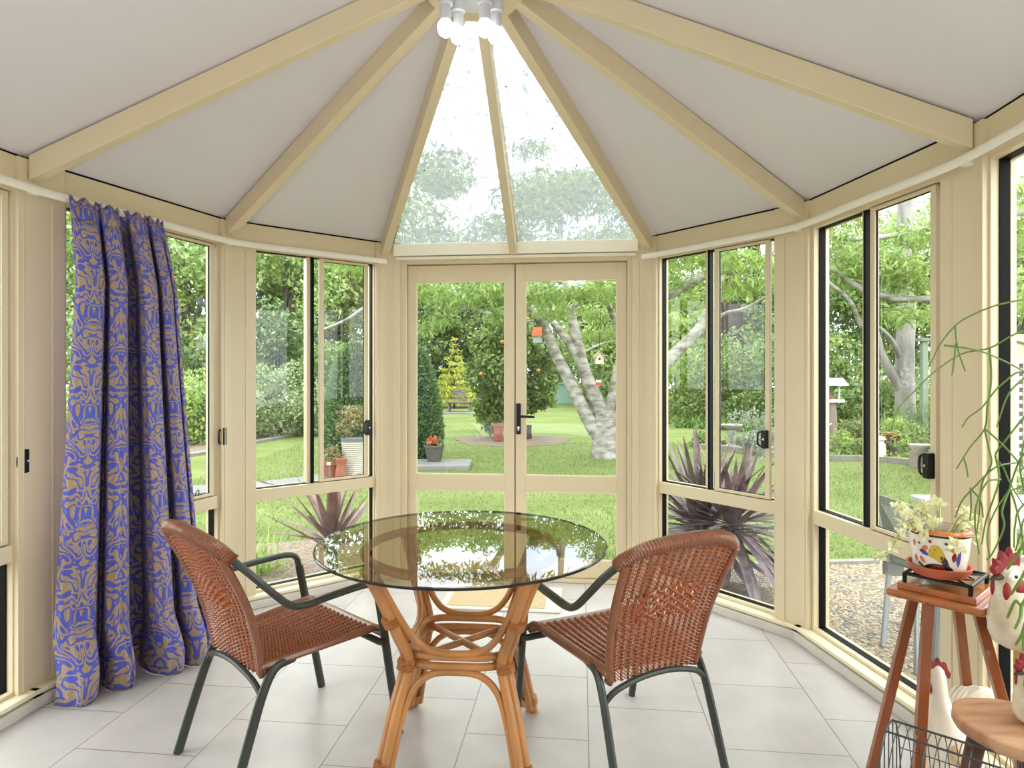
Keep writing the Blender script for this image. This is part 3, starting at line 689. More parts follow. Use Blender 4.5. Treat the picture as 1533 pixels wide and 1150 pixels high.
def chair(label, loc, rz):
    t = thing('wicker_armchair', label, 'chair', (loc[0], loc[1], 0), rz=rz); t['group'] = 'wicker armchairs at the glass table'
    for s in (-1, 1):
        mb = MB(); mb.tube(catmull([(s * 0.265, 0.30, 0.0), (s * 0.268, 0.262, 0.2), (s * 0.272, 0.222, 0.42), (s * 0.274, 0.2, 0.535)], 5), 0.0165, 10, ell=(0.72, 1.0), up=(1, 0, 0)); part('front_leg', mb, CFR, t, local=True)
        mb = MB(); mb.tube(catmull([(s * 0.274, 0.2, 0.53), (s * 0.275, 0.185, 0.572), (s * 0.276, 0.14, 0.59), (s * 0.278, 0.02, 0.588), (s * 0.278, -0.09, 0.583), (s * 0.275, -0.145, 0.597), (s * 0.262, -0.2, 0.65), (s * 0.245, -0.26, 0.715), (s * 0.218, -0.302, 0.762)], 5), 0.0165, 10, ell=(1.0, 0.72)); part('armrest', mb, CFR, t, local=True)
        mb = MB(); mb.tube(catmull([(s * 0.19, -0.08, 0.385), (s * 0.198, -0.15, 0.375), (s * 0.203, -0.195, 0.31), (s * 0.207, -0.245, 0.17), (s * 0.21, -0.30, 0.0)], 5), 0.0165, 10, ell=(0.72, 1.0), up=(1, 0, 0)); part('rear_leg', mb, CFR, t, local=True)
        mb = MB(); mb.tube(catmull([(s * 0.236, -0.30, 0.77), (s * 0.255, -0.34, 0.72), (s * 0.262, -0.33, 0.66), (s * 0.25, -0.27, 0.62)], 5), 0.014, 8, ell=(1.0, 0.5)) if False else mb.tube([(s * 0.2, 0.215, 0.365), (s * 0.29, 0.215, 0.365)], 0.011, 8); part('seat_support', mb, CFR, t, local=True)
    mb = MB(); mb.tube(catmull([(-0.203, -0.2, 0.3), (-0.16, -0.205, 0.335), (-0.08, -0.21, 0.358), (0, -0.21, 0.364), (0.08, -0.21, 0.358), (0.16, -0.205, 0.335), (0.203, -0.2, 0.3)], 4), 0.010, 8); part('rear_stretcher', mb, CFR, t, local=True)
    mb = MB(); mb.tube([(-0.265, 0.215, 0.362), (0.265, 0.215, 0.362)], 0.011, 8); part('front_stretcher', mb, CFR, t, local=True)
    # seat
    mb = MB(); weave(mb, seat_pt, 15, 66, 0.0050, 0.0019, 0.04, 0.9)
    st = part('seat', mb, [WICK, WICKR], t, local=True, smooth=0)
    mb = MB()
    for s in (-1, 1):
        ps = [seat_pt(s * 1.03, k / 60)[0] for k in range(61)]; mb.tube(ps, [0.0125 + 0.0012 * (k % 2) for k in range(61)], 8)
    ps = [seat_pt(-1.02 + 2.04 * k / 80, 1.0)[0] + Vector((0, 0, -0.004)) for k in range(81)]; mb.tube(ps, [0.0155 + 0.0012 * (k % 2) for k in range(81)], 9)
    ps = [seat_pt(-1.02 + 2.04 * k / 80, 0.93)[0] + Vector((0, 0, 0.0)) for k in range(81)]; mb.tube(ps, 0.016, 6, ell=(0.35, 1.3), up=(0, 0, 1))
    part('seat_edge', mb, WICKD, st, local=True)
    # back: twisted diamond motif in the middle
    mb = MB()
    weave(mb, back_pt, 14, 32, 0.0050, 0.0020, 0.0, 0.44); weave(mb, back_pt, 14, 22, 0.0050, 0.0020, 0.66, 0.97)
    for sgn in (-1, 1):
        def sub(u, v, sgn=sgn): return back_pt(sgn * 0.82 + u * 0.2, v)
        weave(mb, sub, 3, 16, 0.0050, 0.0020, 0.44, 0.66)
    mb.cur = 1
    for i in range(12):
        u = -0.6 + 1.2 * i / 11
        ps = []
        for k in range(15):
            v = 0.43 + 0.24 * k / 14; ps.append(back_pt(u + 0.045 * math.sin(2 * PI * k / 7 + PI * (i % 2)), v)[0])
        mb.tube(ps, 0.0055, 5)
    for j in range(9):
        v = 0.45 + 0.2 * j / 8; ps = []
        for k in range(49):
            u = -0.62 + 1.24 * k / 48; p, nn = back_pt(u, v + 0.006 * math.sin(2 * PI * k / 8 + PI * j)); ps.append(p + nn * 0.006 * math.sin(2 * PI * k / 8 + PI * j))
        mb.tube(ps, 0.0042, 5)
    mb.cur = 0
    bk = part('backrest', mb, [WICK, WICKR], t, local=True, smooth=0)
    mb = MB()
    for s in (-1, 1):
        ps = [back_pt(s * 1.03, k / 70)[0] for k in range(71)]
        ps = [Vector((s * 0.15, -0.155, 0.362)), Vector((s * 0.168, -0.17, 0.352))] + ps
        mb = MB(); mb.tube(ps, [0.013 + 0.0006 * (k % 2) for k in range(73)], 9); part('side_wrap', mb, WICKD, bk, local=True)
    mb = MB(); arch = catmull([(-0.22, -0.297, 0.757), (-0.206, -0.322, 0.783), (-0.16, -0.347, 0.81), (-0.085, -0.362, 0.826), (0, -0.366, 0.831), (0.085, -0.362, 0.826), (0.16, -0.347, 0.81), (0.206, -0.322, 0.783), (0.22, -0.297, 0.757)], 15)
    mb.tube(arch, [0.0205 + 0.0034 * (k % 2) for k in range(len(arch))], 12); part('top_wrap', mb, WICKD, bk, local=True, smooth=30)
    return t
chair('brown wicker armchair with dark metal frame, nearest the curtain', (-0.815, 2.33), math.atan2(0.74, 0.67) - PI / 2)
chair('brown wicker armchair with dark metal frame, right of the table with its back to us', (0.385, 2.27), math.atan2(0.903, -0.429) - PI / 2)

# ------------------------------------------------------------------ the garden
RNG = np.random.default_rng(11)
def leafcloud(blobs, n, size, aspect=0.5, droop=0.0, shell=0.55, rnd=0.7, seed=None):
    """n leaves spread over a list of (centre, radii) clumps; returns vertices and faces of small folded leaves"""
    g = np.random.default_rng(seed) if seed is not None else RNG
    C_ = np.array([[*b[0]] for b in blobs]); R_ = np.array([[*b[1]] for b in blobs])
    wt = (R_[:, 0] * R_[:, 1] + R_[:, 0] * R_[:, 2]); wt = wt / wt.sum()
    k = g.choice(len(blobs), n, p=wt)
    d = g.normal(size=(n, 3)); d /= np.linalg.norm(d, axis=1)[:, None]
    r = shell + (1 - shell) * g.random(n) ** 0.6
    p = C_[k] + d * R_[k] * r[:, None]
    nm = d + rnd * g.normal(size=(n, 3)); nm /= np.linalg.norm(nm, axis=1)[:, None]
    a = g.normal(size=(n, 3)); a[:, 2] -= droop; a -= nm * (a * nm).sum(1)[:, None] * (0 if droop > 1.5 else 1); a /= np.linalg.norm(a, axis=1)[:, None]
    b = np.cross(nm, a); b /= np.linalg.norm(b, axis=1)[:, None] + 1e-9
    L = size * (0.65 + 0.7 * g.random(n))[:, None]; w = L * aspect * 0.5
    v = np.stack([p, p + a * L * 0.5 + b * w + nm * L * 0.06, p + a * L, p + a * L * 0.5 - b * w + nm * L * 0.06], 1).reshape(-1, 3)
    f = np.arange(4 * n).reshape(n, 4)
    return v, f
def crown(c, r, n, br=(0.28, 0.5), seed=0, flat=1.0):
    """clumps filling an ellipsoid crown"""
    rr = random.Random(seed); out_ = []
    while len(out_) < n:
        d = Vector((rr.uniform(-1, 1), rr.uniform(-1, 1), rr.uniform(-1, 1)))
        if d.length > 1: continue
        d = d * (0.85 if d.length > 0.4 else 1.5)
        q = rr.uniform(*br); m_ = min(r)
        out_.append(((c[0] + d.x * r[0], c[1] + d.y * r[1], c[2] + d.z * r[2]), (m_ * q * 1.15, m_ * q * 1.15, m_ * q * flat)))
    return out_
BARK = mat('bark_grey', osrgb(150, 140, 126), 0.85, col2=osrgb(96, 88, 78), scale=14, stretch=(1, 1, 0.25), bump=0.6, bscale=30)
BIRCH = mat('pale_bark', lsrgb(122, 113, 100), 0.8, col2=lsrgb(198, 194, 187), scale=5, stretch=(1, 1, 2.2), bump=0.5, bscale=16, detail=7)
GUM = mat('gum_bark', osrgb(214, 208, 200), 0.75, col2=osrgb(168, 158, 150), scale=6, stretch=(1, 1, 0.3), bump=0.3)
BROWNB = mat('brown_bark', osrgb(116, 92, 80), 0.9, col2=osrgb(76, 60, 54), scale=10, stretch=(1, 1, 0.3), bump=0.5)
LM = {}
def LMAT(key):
    if key in LM: return LM[key]
    pal = {'mid': ((84, 112, 56), (176, 200, 116)), 'light': ((122, 156, 78), (210, 228, 146)), 'dark': ((62, 88, 50), (150, 176, 112)), 'olive': ((104, 120, 68), (186, 196, 124)),
           'blue': ((86, 116, 90), (160, 186, 150)), 'yellow': ((190, 196, 60), (240, 244, 130)), 'topiary': ((84, 118, 68), (150, 182, 116)), 'glossy': ((62, 92, 40), (168, 192, 92)), 'pale': ((122, 150, 88), (212, 226, 176)),
           'frond': ((126, 162, 70), (190, 212, 122)), 'reddish': ((128, 104, 80), (182, 178, 116)), 'grey': ((128, 144, 118), (206, 214, 194)), 'lime': ((142, 176, 76), (200, 218, 128)), 'strap': ((86, 124, 60), (170, 200, 112))}
    c = pal[key]; LM[key] = leafmat('leaf_' + key, lsrgb(*c[0]), lsrgb(*c[1]), 0.42, 0.35 if key in ('glossy', 'dark') else 0.5); return LM[key]

# ground
def lawnmat():
    m, n, l, b = newmat('lawn_grass'); t = n.new('ShaderNodeTexCoord')
    z = n.new('ShaderNodeTexNoise'); z.inputs['Scale'].default_value = 0.9; z.inputs['Detail'].default_value = 7; z.inputs['Roughness'].default_value = 0.6
    mp = n.new('ShaderNodeMapping'); mp.inputs['Scale'].default_value = (0.6, 1.3, 1); l.new(t.outputs['Object'], mp.inputs[0]); l.new(mp.outputs[0], z.inputs['Vector'])
    r = n.new('ShaderNodeValToRGB'); e = r.color_ramp.elements
    e[0].position = 0.3; e[0].color = (*osrgb(156, 178, 94), 1); e[1].position = 0.7; e[1].color = (*osrgb(198, 214, 132), 1)
    l.new(z.outputs['Fac'], r.inputs['Fac'])
    z2 = n.new('ShaderNodeTexNoise'); z2.inputs['Scale'].default_value = 45; z2.inputs['Detail'].default_value = 8; l.new(mp.outputs[0], z2.inputs['Vector'])
    r2 = n.new('ShaderNodeValToRGB'); r2.color_ramp.elements[0].position = 0.3; r2.color_ramp.elements[0].color = (0.62, 0.66, 0.55, 1); r2.color_ramp.elements[1].position = 0.65; r2.color_ramp.elements[1].color = (1.05, 1.05, 1.0, 1)
    l.new(z2.outputs['Fac'], r2.inputs['Fac'])
    mx = n.new('ShaderNodeMix'); mx.data_type = 'RGBA'; mx.blend_type = 'MULTIPLY'; mx.inputs[0].default_value = 1; l.new(r.outputs['Color'], mx.inputs[6]); l.new(r2.outputs['Color'], mx.inputs[7])
    l.new(mx.outputs[2], b.inputs['Base Color']); b.inputs['Roughness'].default_value = 0.9; b.inputs['Specular IOR Level'].default_value = 0.2
    bp = n.new('ShaderNodeBump'); bp.inputs['Strength'].default_value = 0.7; bp.inputs['Distance'].default_value = 0.03; l.new(z2.outputs['Fac'], bp.inputs['Height']); l.new(bp.outputs['Normal'], b.inputs['Normal'])
    return m
mb = MB(); NX, NY = 60, 60
vs = [(-60 + 120 * i / NX, -12 + 82 * j / NY, GZ + 0.012 * math.sin(i * 1.3) * math.cos(j * 1.7)) for j in range(NY + 1) for i in range(NX + 1)]
mb.add(vs, [(j * (NX + 1) + i, j * (NX + 1) + i + 1, (j + 1) * (NX + 1) + i + 1, (j + 1) * (NX + 1) + i) for j in range(NY) for i in range(NX)])
part('lawn', mb, lawnmat(), None, smooth=180, kind='structure')
# the room stands on a low slab
def psr(c): return tuple(v * f for v, f in zip(srgb(*c), (0.54, 0.52, 0.48)))
def pebblemat():
    m, n, l, b = newmat('pebble_gravel'); t = n.new('ShaderNodeTexCoord')
    v = n.new('ShaderNodeTexVoronoi'); v.inputs['Scale'].default_value = 54; l.new(t.outputs['Object'], v.inputs['Vector'])
    sp = n.new('ShaderNodeSeparateColor'); l.new(v.outputs['Color'], sp.inputs[0])
    r = n.new('ShaderNodeValToRGB'); e = r.color_ramp.elements
    cs = [(0.0, (176, 156, 130)), (0.18, (226, 204, 168)), (0.36, (206, 160, 108)), (0.5, (150, 148, 150)), (0.62, (236, 222, 196)), (0.78, (190, 178, 164)), (0.9, (116, 112, 112)), (1.0, (240, 232, 216))]
    e[0].position, e[0].color = cs[0][0], (*psr(cs[0][1]), 1); e[1].position, e[1].color = cs[-1][0], (*psr(cs[-1][1]), 1)
    for p_, c_ in cs[1:-1]: q = e.new(p_); q.color = (*psr(c_), 1)
    r.color_ramp.interpolation = 'CONSTANT'; l.new(sp.outputs[0], r.inputs['Fac'])
    l.new(r.outputs['Color'], b.inputs['Base Color']); b.inputs['Roughness'].default_value = 0.7
    bp = n.new('ShaderNodeBump'); bp.invert = True; bp.inputs['Strength'].default_value = 1; bp.inputs['Distance'].default_value = 0.03; l.new(v.outputs['Distance'], bp.inputs['Height']); l.new(bp.outputs['Normal'], b.inputs['Normal'])
    return m
gp = [(0.95, 3.9), (1.2, 4.75), (2.4, 4.95), (6, 5.1), (12, 4.7), (12, -6), (1.2, -6), (1.2, -1.8), (1.55, 2.2), (1.4, 3.2)]
mb = MB(); mb.prism(gp, GZ - 0.05, GZ + 0.03); part('gravel_bed', mb, pebblemat(), None, smooth=0, kind='structure')
BARKM = mat('bark_mulch', osrgb(150, 118, 96), 0.95, col2=osrgb(214, 192, 174), scale=38, bump=1.0, bscale=50, detail=8)
STONE = mat('edging_stone', osrgb(196, 188, 178), 0.8, var=0.12, scale=8, bump=0.4, bscale=30)
SLATE = mat('slate_paving', osrgb(182, 178, 174), 0.75, var=0.1, scale=6, stretch=(1, 4, 1), bump=0.3)
def bed(pts, h, name='mulch_bed', m=None):
    mb = MB(); mb.prism([tuple(p) for p in pts], GZ - 0.05, GZ + h); return part(name, mb, m or BARKM, None, smooth=0, kind='structure')
bed([(-0.78, 4.3), (-0.95, 5.2), (-1.6, 5.75), (-2.6, 5.4), (-3.8, 4.4), (-4.8, 2.6), (-5.2, -3), (-2.4, -3), (-1.95, 2.6), (-1.6, 3.6)], 0.03)
bed([(0.9, 4.1), (0.95, 4.6), (1.2, 4.7), (1.75, 4.4), (1.6, 3.6), (1.45, 3.3)], 0.035)
def curve_strip(pts, w, h, m, name):
    mb = MB(); pp = catmull([Vector((p[0], p[1], 0)) for p in pts], 6)
    L_, R_ = [], []
    for i, p in enumerate(pp):
        d = (pp[min(i + 1, len(pp) - 1)] - pp[max(i - 1, 0)]).normalized(); q = Vector((-d.y, d.x, 0)) * w / 2; L_.append(p + q); R_.append(p - q)
    for i in range(len(pp) - 1):
        c_ = [R_[i], R_[i + 1], L_[i + 1], L_[i]]
        mb.hexa([(v.x, v.y, GZ - 0.03) for v in c_] + [(v.x, v.y, GZ + h) for v in c_])
    return part(name, mb, m, None, smooth=20, kind='structure')
g_ = lambda u, v: tuple(G(u, v))[:2]
curve_strip([g_(150, 700), g_(250, 689), g_(330, 676), g_(382, 664), g_(450, 652), g_(500, 643)], 0.14, 0.06, STONE, 'garden_edging')
bed([g_(140, 700), g_(250, 687), g_(330, 674), g_(382, 663), g_(450, 651), g_(520, 640), (-9, 20), (-16, 16), (-13, 8)], 0.03)
curve_strip([(-7.5, 7.0), g_(330, 734), g_(420, 727), g_(500, 716), g_(560, 706), g_(640, 697)], 0.62, 0.035, SLATE, 'paved_path')
bed([(g_(768, 660)[0] + (1.25 + .05 * math.sin(5 * a) + .04 * math.sin(13 * a)) * math.cos(a), g_(768, 660)[1] + (1.3 + .06 * math.sin(7 * a)) * math.sin(a)) for a in [2 * PI * k / 60 for k in range(60)]], 0.015)
curve_strip([g_(1050, 672), g_(1100, 676), g_(1150, 684), g_(1230, 690), g_(1300, 691), g_(1390, 699), g_(1500, 716)], 0.2, 0.1, STONE, 'garden_edging')
bed([g_(1050, 670), g_(1100, 674), g_(1150, 682), g_(1230, 688), g_(1300, 689), g_(1390, 697), g_(1500, 714), (14, 8), (16, 16), (6, 15)], 0.04)
bed([g_(985, 615), g_(1035, 618), g_(1060, 612), g_(1040, 606), g_(985, 606)], 0.03)
curve_strip([(1.2, 4.78), (2.4, 4.98), (6, 5.13), (11, 4.75)], 0.06, 0.05, STONE, 'gravel_edging')
# stepping slabs under the flower pot
mb = MB(); q = G(640, 699); mb.box((q.x + 0.15, q.y, GZ + 0.03), (1.1, 0.75, 0.1)); part('slate_slab', mb, SLATE, None, bevel=0.02, kind='structure')

# short grass growing on the near part of the lawn
n = 60000; gx = RNG.uniform(-4.5, 6.5, n); gy = 4.9 + 9 * RNG.random(n) ** 1.5
ok = ~(((gx < -0.9) & (gy < 5.75 - 0.5 * np.abs(gx + 1.8))) | ((gx > 0.9) & (gy < 5.2))); gx, gy = gx[ok], gy[ok]; n = len(gx)
hh = RNG.uniform(0.02, 0.05, n); an = RNG.uniform(0, 2 * PI, n); ww = 0.005
b0 = np.stack([gx - ww * np.cos(an), gy - ww * np.sin(an), np.full(n, GZ - 0.005)], 1); b1 = np.stack([gx + ww * np.cos(an), gy + ww * np.sin(an), np.full(n, GZ - 0.005)], 1)
tp = np.stack([gx + RNG.normal(0, 0.02, n), gy + RNG.normal(0, 0.02, n), GZ + hh], 1)
o = nppart('grass', np.stack([b0, b1, tp], 1).reshape(-1, 3), np.arange(3 * n).reshape(n, 3), leafmat('grass_blade', osrgb(158, 182, 104), osrgb(202, 218, 142), 0.3), None, kind='stuff')
tag(o, 'short green lawn grass growing outside the french doors', 'grass')

def plant(name, label, cat, base, blobs, n, size, key, trunk=None, group=None, aspect=0.5, droop=0.0, seed=1, shell=0.55, bark=None, rnd=0.7):
    t = thing(name, label, cat, base, group)
    v, f = leafcloud(blobs, n, size, aspect, droop, shell, rnd, seed)
    nppart('foliage', v, f, LMAT(key), t)
    if trunk:
        mb = MB()
        for pts, r0, r1 in trunk:
            pp = catmull(pts, 5); mb.tube(pp, [r0 + (r1 - r0) * i / (len(pp) - 1) for i in range(len(pp))], 8)
        part('trunk', mb, bark or BARK, t, smooth=70)
    return t
def bush(name, label, cat, u, v, y, rx, ry, h, n, size, key, group=None, seed=1, clumps=14, br=(0.35, 0.6), shell=0.6, aspect=0.5, droop=0.0):
    c = P(u, v, y); b = (c.x, y, GZ)
    bl = crown((c.x, y, GZ + h * 0.52), (rx, ry, h * 0.5), clumps, br, seed)
    bl += [((c.x + rx * 0.62 * math.cos(a), y + ry * 0.62 * math.sin(a), GZ + h * 0.17), (rx * 0.36, ry * 0.36, h * 0.17)) for a in [2 * PI * k / 7 + seed for k in range(7)]]
    return plant(name, label, cat, b, bl, n, size, key, [([(c.x, y, GZ - 0.05), (c.x + 0.05, y, GZ + h * 0.3), (c.x, y, GZ + h * 0.6)], 0.06, 0.03)], group, aspect, droop, seed, shell)

# --- clipped cones
def topiary(label, u, y, h, r, seed):
    c = P(u, 560, y); t = thing('topiary', label, 'topiary', (c.x, y, GZ))
    n = 9000; g = np.random.default_rng(seed)
    z = g.random(n) ** 1.25; a = g.uniform(0, 2 * PI, n)
    rad = r * np.sqrt(np.clip(1 - z ** 2.1, 0, 1)) * (0.82 + 0.2 * np.minimum(1, z * 6)) * (0.93 + 0.09 * g.random(n))
    p = np.stack([c.x + rad * np.cos(a), y + rad * np.sin(a), GZ + 0.04 + z * h], 1)
    d = np.stack([np.cos(a), np.sin(a), np.full(n, 0.5)], 1) + 0.45 * g.normal(size=(n, 3)); d /= np.linalg.norm(d, axis=1)[:, None]
    s = np.cross(d, g.normal(size=(n, 3))); s /= np.linalg.norm(s, axis=1)[:, None]; L = 0.055 * (0.6 + 0.8 * g.random(n))[:, None]; w = L * 0.3
    v = np.stack([p - d * L * 0.3, p + s * w, p + d * L, p - s * w], 1).reshape(-1, 3)
    nppart('foliage', v, np.arange(4 * n).reshape(n, 4), LMAT('topiary'), t)
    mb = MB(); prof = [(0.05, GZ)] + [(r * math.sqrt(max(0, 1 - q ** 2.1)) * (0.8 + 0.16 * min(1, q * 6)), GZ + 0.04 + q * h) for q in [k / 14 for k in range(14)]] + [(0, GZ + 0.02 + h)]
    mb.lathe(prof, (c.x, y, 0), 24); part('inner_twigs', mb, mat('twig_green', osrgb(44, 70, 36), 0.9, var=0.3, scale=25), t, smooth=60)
topiary('clipped green cone bush behind the cream ribbed planter', 532, 11.0, 2.0, 0.55, 3)
topiary('clipped green cone bush behind the pot of red flowers', 615, 11.4, 2.0, 0.56, 4)

# --- left hedges
bush('shrub', 'pale-leaved rounded shrub at the lawn edge, seen left of the french doors', 'shrub', 418, 610, 15.6, 1.3, 1.0, 1.75, 9000, 0.09, 'pale', seed=5)
bush('shrub', 'light green shrub beside the curtain, at the garden edging', 'shrub', 262, 615, 13.6, 1.1, 1.0, 1.5, 7000, 0.10, 'lime', seed=6)
bush('shrub', 'white-flecked low shrub between the light green shrub and the pale rounded shrub', 'shrub', 330, 620, 14.4, 0.9, 0.8, 1.45, 6000, 0.09, 'pale', seed=7)
bush('camellia_bush', 'tall dark glossy bush behind the pale rounded shrub', 'shrub', 412, 510, 18.0, 1.7, 1.2, 3.7, 9000, 0.15, 'dark', seed=8, clumps=20)
bush('camellia_bush', 'dark glossy bush right of the curtain, behind the flecked shrub', 'shrub', 318, 520, 17.0, 0.9, 0.9, 3.0, 5000, 0.15, 'dark', seed=9)
bush('shrub', 'dark hedge shrub behind the clipped cone bushes', 'shrub', 505, 560, 16.5, 1.2, 0.9, 2.9, 7000, 0.12, 'glossy', seed=10)
bush('shrub', 'loose green shrub filling the gap left of the curtain', 'shrub', -10, 580, 7.0, 1.2, 1.2, 2.6, 7000, 0.09, 'mid', seed=11)
bush('shrub', 'low grey shrub outside the leftmost window', 'shrub', 0, 720, 5.2, 0.7, 0.7, 0.6, 3000, 0.06, 'grey', seed=12)

# --- far trees: a belt round the end of the garden
belt = [  # u, distance, half width, height, palette, label
    (-60, 15, 2.6, 7.0, 'mid', 'mid green tree farthest left beyond the leftmost window'), (60, 17, 2.6, 7.5, 'light', 'light green tree hidden behind the curtain'),
    (180, 21, 3.0, 8.5, 'mid', 'mid green tree just left of the curtain edge'), (285, 20, 2.3, 7.6, 'light', 'light feathery tree right of the curtain above the lime shrub'),
    (360, 25, 3.0, 9.0, 'mid', 'tall tree behind the post between the two left windows'), (420, 22, 2.5, 7.8, 'light', 'light green tree above the tall dark camellia'),
    (500, 25, 2.7, 8.2, 'olive', 'olive tree above the left clipped cone'), (560, 30, 3.0, 9.0, 'mid', 'green tree beyond the left door post'),
    (636, 34.5, 3.0, 7.8, 'blue', 'blue-green conifer-like tree behind the yellow conifer'), (655, 38, 4.0, 9.5, 'olive', 'tall olive tree showing over the blue-green one'),
    (720, 33, 3.2, 8.0, 'mid', 'green tree behind the orange tree'), (770, 40, 4.0, 10.5, 'dark', 'dark tree behind the meeting of the two doors'),
    (850, 36, 3.4, 7.0, 'light', 'light green tree behind the forked pale tree'), (900, 30, 2.6, 6.2, 'lime', 'lime green tree behind the white birdhouse'),
    (960, 34, 3.4, 9.5, 'mid', 'green tree beyond the right door post'), (1020, 26, 2.4, 6.0, 'lime', 'bright lime tree seen in the window right of the doors'),
    (1090, 30, 3.2, 6.6, 'mid', 'mid green tree behind the birdbath'), (1150, 27, 2.8, 7.0, 'dark', 'dark tree left of the post between the right windows'),
    (1235, 22, 2.7, 6.6, 'mid', 'leafy tree behind the bird table'), (1300, 24, 2.8, 7.2, 'glossy', 'glossy green tree right of the bird table'),
    (1360, 27, 3.2, 9.0, 'light', 'light tree behind the white gum trunk'), (1450, 22, 2.8, 8.2, 'light', 'light green tree behind the rightmost post'),
    (1530, 18, 2.6, 7.5, 'lime', 'lime tree over the lattice wall')]
for i, (u, y, r, h, key, lab) in enumerate(belt):
    c = P(u, 560, y); rr = random.Random(i)
    bl = crown((c.x, y, GZ + h * 0.55), (r, r * 0.8, h * 0.47), 26, (0.26, 0.46), 40 + i)
    tr = [([(c.x, y, GZ - 0.1), (c.x + rr.uniform(-.3, .3), y, h * 0.3), (c.x + rr.uniform(-.6, .6), y, h * 0.85)], 0.22, 0.06)]
    for k in range(3): tr.append(([(c.x, y, h * 0.3), (c.x + rr.uniform(-1, 1) * r * 0.4, y, h * 0.55), (c.x + rr.uniform(-1, 1) * r * 0.8, y - 0.3, h * 0.8)], 0.1, 0.03))
    plant('tree', lab, 'tree', (c.x, y, GZ), bl, 7000, 0.26 if y > 24 else 0.2, key, tr, 'trees round the far end of the garden', 0.5, 0.4, 60 + i, 0.5)
# lower shrubs closing the far edge of the lawn
low = [(560, 24, 2.0, 2.3, 'dark', 'dark shrub behind the left door post at the lawn end'), (652, 35, 2.4, 2.6, 'mid', 'green shrub left of the yellow conifer at the lawn end'), (718, 35, 2.2, 2.4, 'mid', 'green shrub right of the yellow conifer at the lawn end'),
       (800, 39, 3.0, 2.4, 'dark', 'dark shrub left of the green shed'), (885, 36, 2.2, 3.0, 'light', 'light shrub right of the green shed'), (950, 27, 2.0, 2.6, 'mid', 'green shrub beyond the right door post'),
       (1010, 20, 1.3, 2.4, 'lime', 'lime shrub at the lawn edge right of the doors'), (1075, 19, 1.6, 2.6, 'mid', 'dense green shrub over the strap-leaved border'), (1140, 18, 1.6, 2.9, 'mid', 'dense green shrub behind the sash stile of the window right of the doors'),
       (1225, 16, 1.3, 2.6, 'glossy', 'glossy shrub just behind the bird table'), (1300, 15.5, 1.4, 2.0, 'mid', 'green shrub behind the tall tufted grass'), (1370, 16, 1.4, 1.6, 'mid', 'clipped low hedge shrub under the white gum trunk'), (1500, 9.5, 1.0, 1.2, 'pale', 'pale shrub in front of the lattice wall')]
for i, (u, y, r, h, key, lab) in enumerate(low): bush('shrub', lab, 'shrub', u, 600, y, r, r * 0.7, h, 5000, 0.13 if y < 22 else 0.2, key, 'shrubs along the lawn end', 100 + i)

# --- yellow conifer
CY = 28.5; c = P(680, 560, CY); t = thing('conifer', 'small bright yellow conifer behind the garden bench', 'conifer', (c.x, CY, GZ)); v_, f_ = [], []
bl = []
for k in range(11):
    q = k / 10; z = GZ + 0.3 + 2.75 * q; r = 1.0 * (1 - q) + 0.06
    for j in range(max(3, int(9 * (1 - q)))):
        a = j * 2.4 + k; bl.append(((c.x + r * 0.7 * math.cos(a), CY + r * 0.7 * math.sin(a), z), (r * 0.4 + 0.04, r * 0.4 + 0.04, 0.07)))
v, f = leafcloud(bl, 5000, 0.15, 0.35, 0.0, 0.2, 0.6, 5); nppart('foliage', v, f, LMAT('yellow'), t)
mb = MB(); mb.tube([(c.x, CY, GZ), (c.x, CY, 2.6)], [0.05, 0.015], 7); part('trunk', mb, BROWNB, t)

# --- orange tree in the round bed
c = G(745, 656); y = c.y
bl = crown((c.x + 0.36, y, 1.72), (1.1, 1.0, 1.5), 22, (0.28, 0.46), 21) + crown((c.x - 0.15, y, 0.5), (0.5, 0.5, 0.5), 5, (0.4, 0.6), 22) + crown((c.x + 0.85, y, 0.75), (0.55, 0.5, 0.55), 5, (0.4, 0.6), 23)
t = plant('orange_tree', 'bushy dark green orange tree in the round mulch bed', 'tree', (c.x, y, GZ), bl, 16000, 0.13, 'glossy', [([(c.x, y, GZ - 0.05), (c.x, y, 0.4), (c.x + 0.1, y, 1.4)], 0.09, 0.04), ([(c.x, y, 0.2), (c.x + 0.3, y, 0.8), (c.x + 0.6, y, 1.5)], 0.05, 0.02)], None, 0.45, 0.3, 24, 0.55, BROWNB)
ORM = mat('orange_peel', osrgb(244, 168, 40), 0.5, bump=0.2, bscale=300)
for (u, v) in ((806, 555), (806, 512), (752, 512), (790, 478), (720, 560)):
    p_ = P(u, v, y - 1.15); mb = MB(); mb.ell(p_, (0.045, 0.045, 0.045), 12, 8); part('orange', mb, ORM, t)
TERRA = mat('terracotta', osrgb(206, 122, 88), 0.75, var=0.1, scale=10)
mb = MB(); q = G(746, 662); mb.lathe([(0.09, GZ), (0.11, GZ + 0.3), (0.125, GZ + 0.31), (0.125, GZ + 0.37), (0.10, GZ + 0.37), (0.09, GZ + 0.05), (0, GZ + 0.05)], (q.x, q.y, 0.03), 20)
tag(part('terracotta_pot', mb, TERRA, None), 'terracotta pot beside the orange tree trunk', 'pot')
mb = MB(); q = G(790, 658); mb.lathe([(0.1, GZ), (0.085, GZ + 0.14), (0.09, GZ + 0.3), (0.0, GZ + 0.27)], (q.x, q.y, 0.03), 9); tag(part('tree_stump', mb, BROWNB, None), 'small cut tree stump right of the orange tree', 'stump')

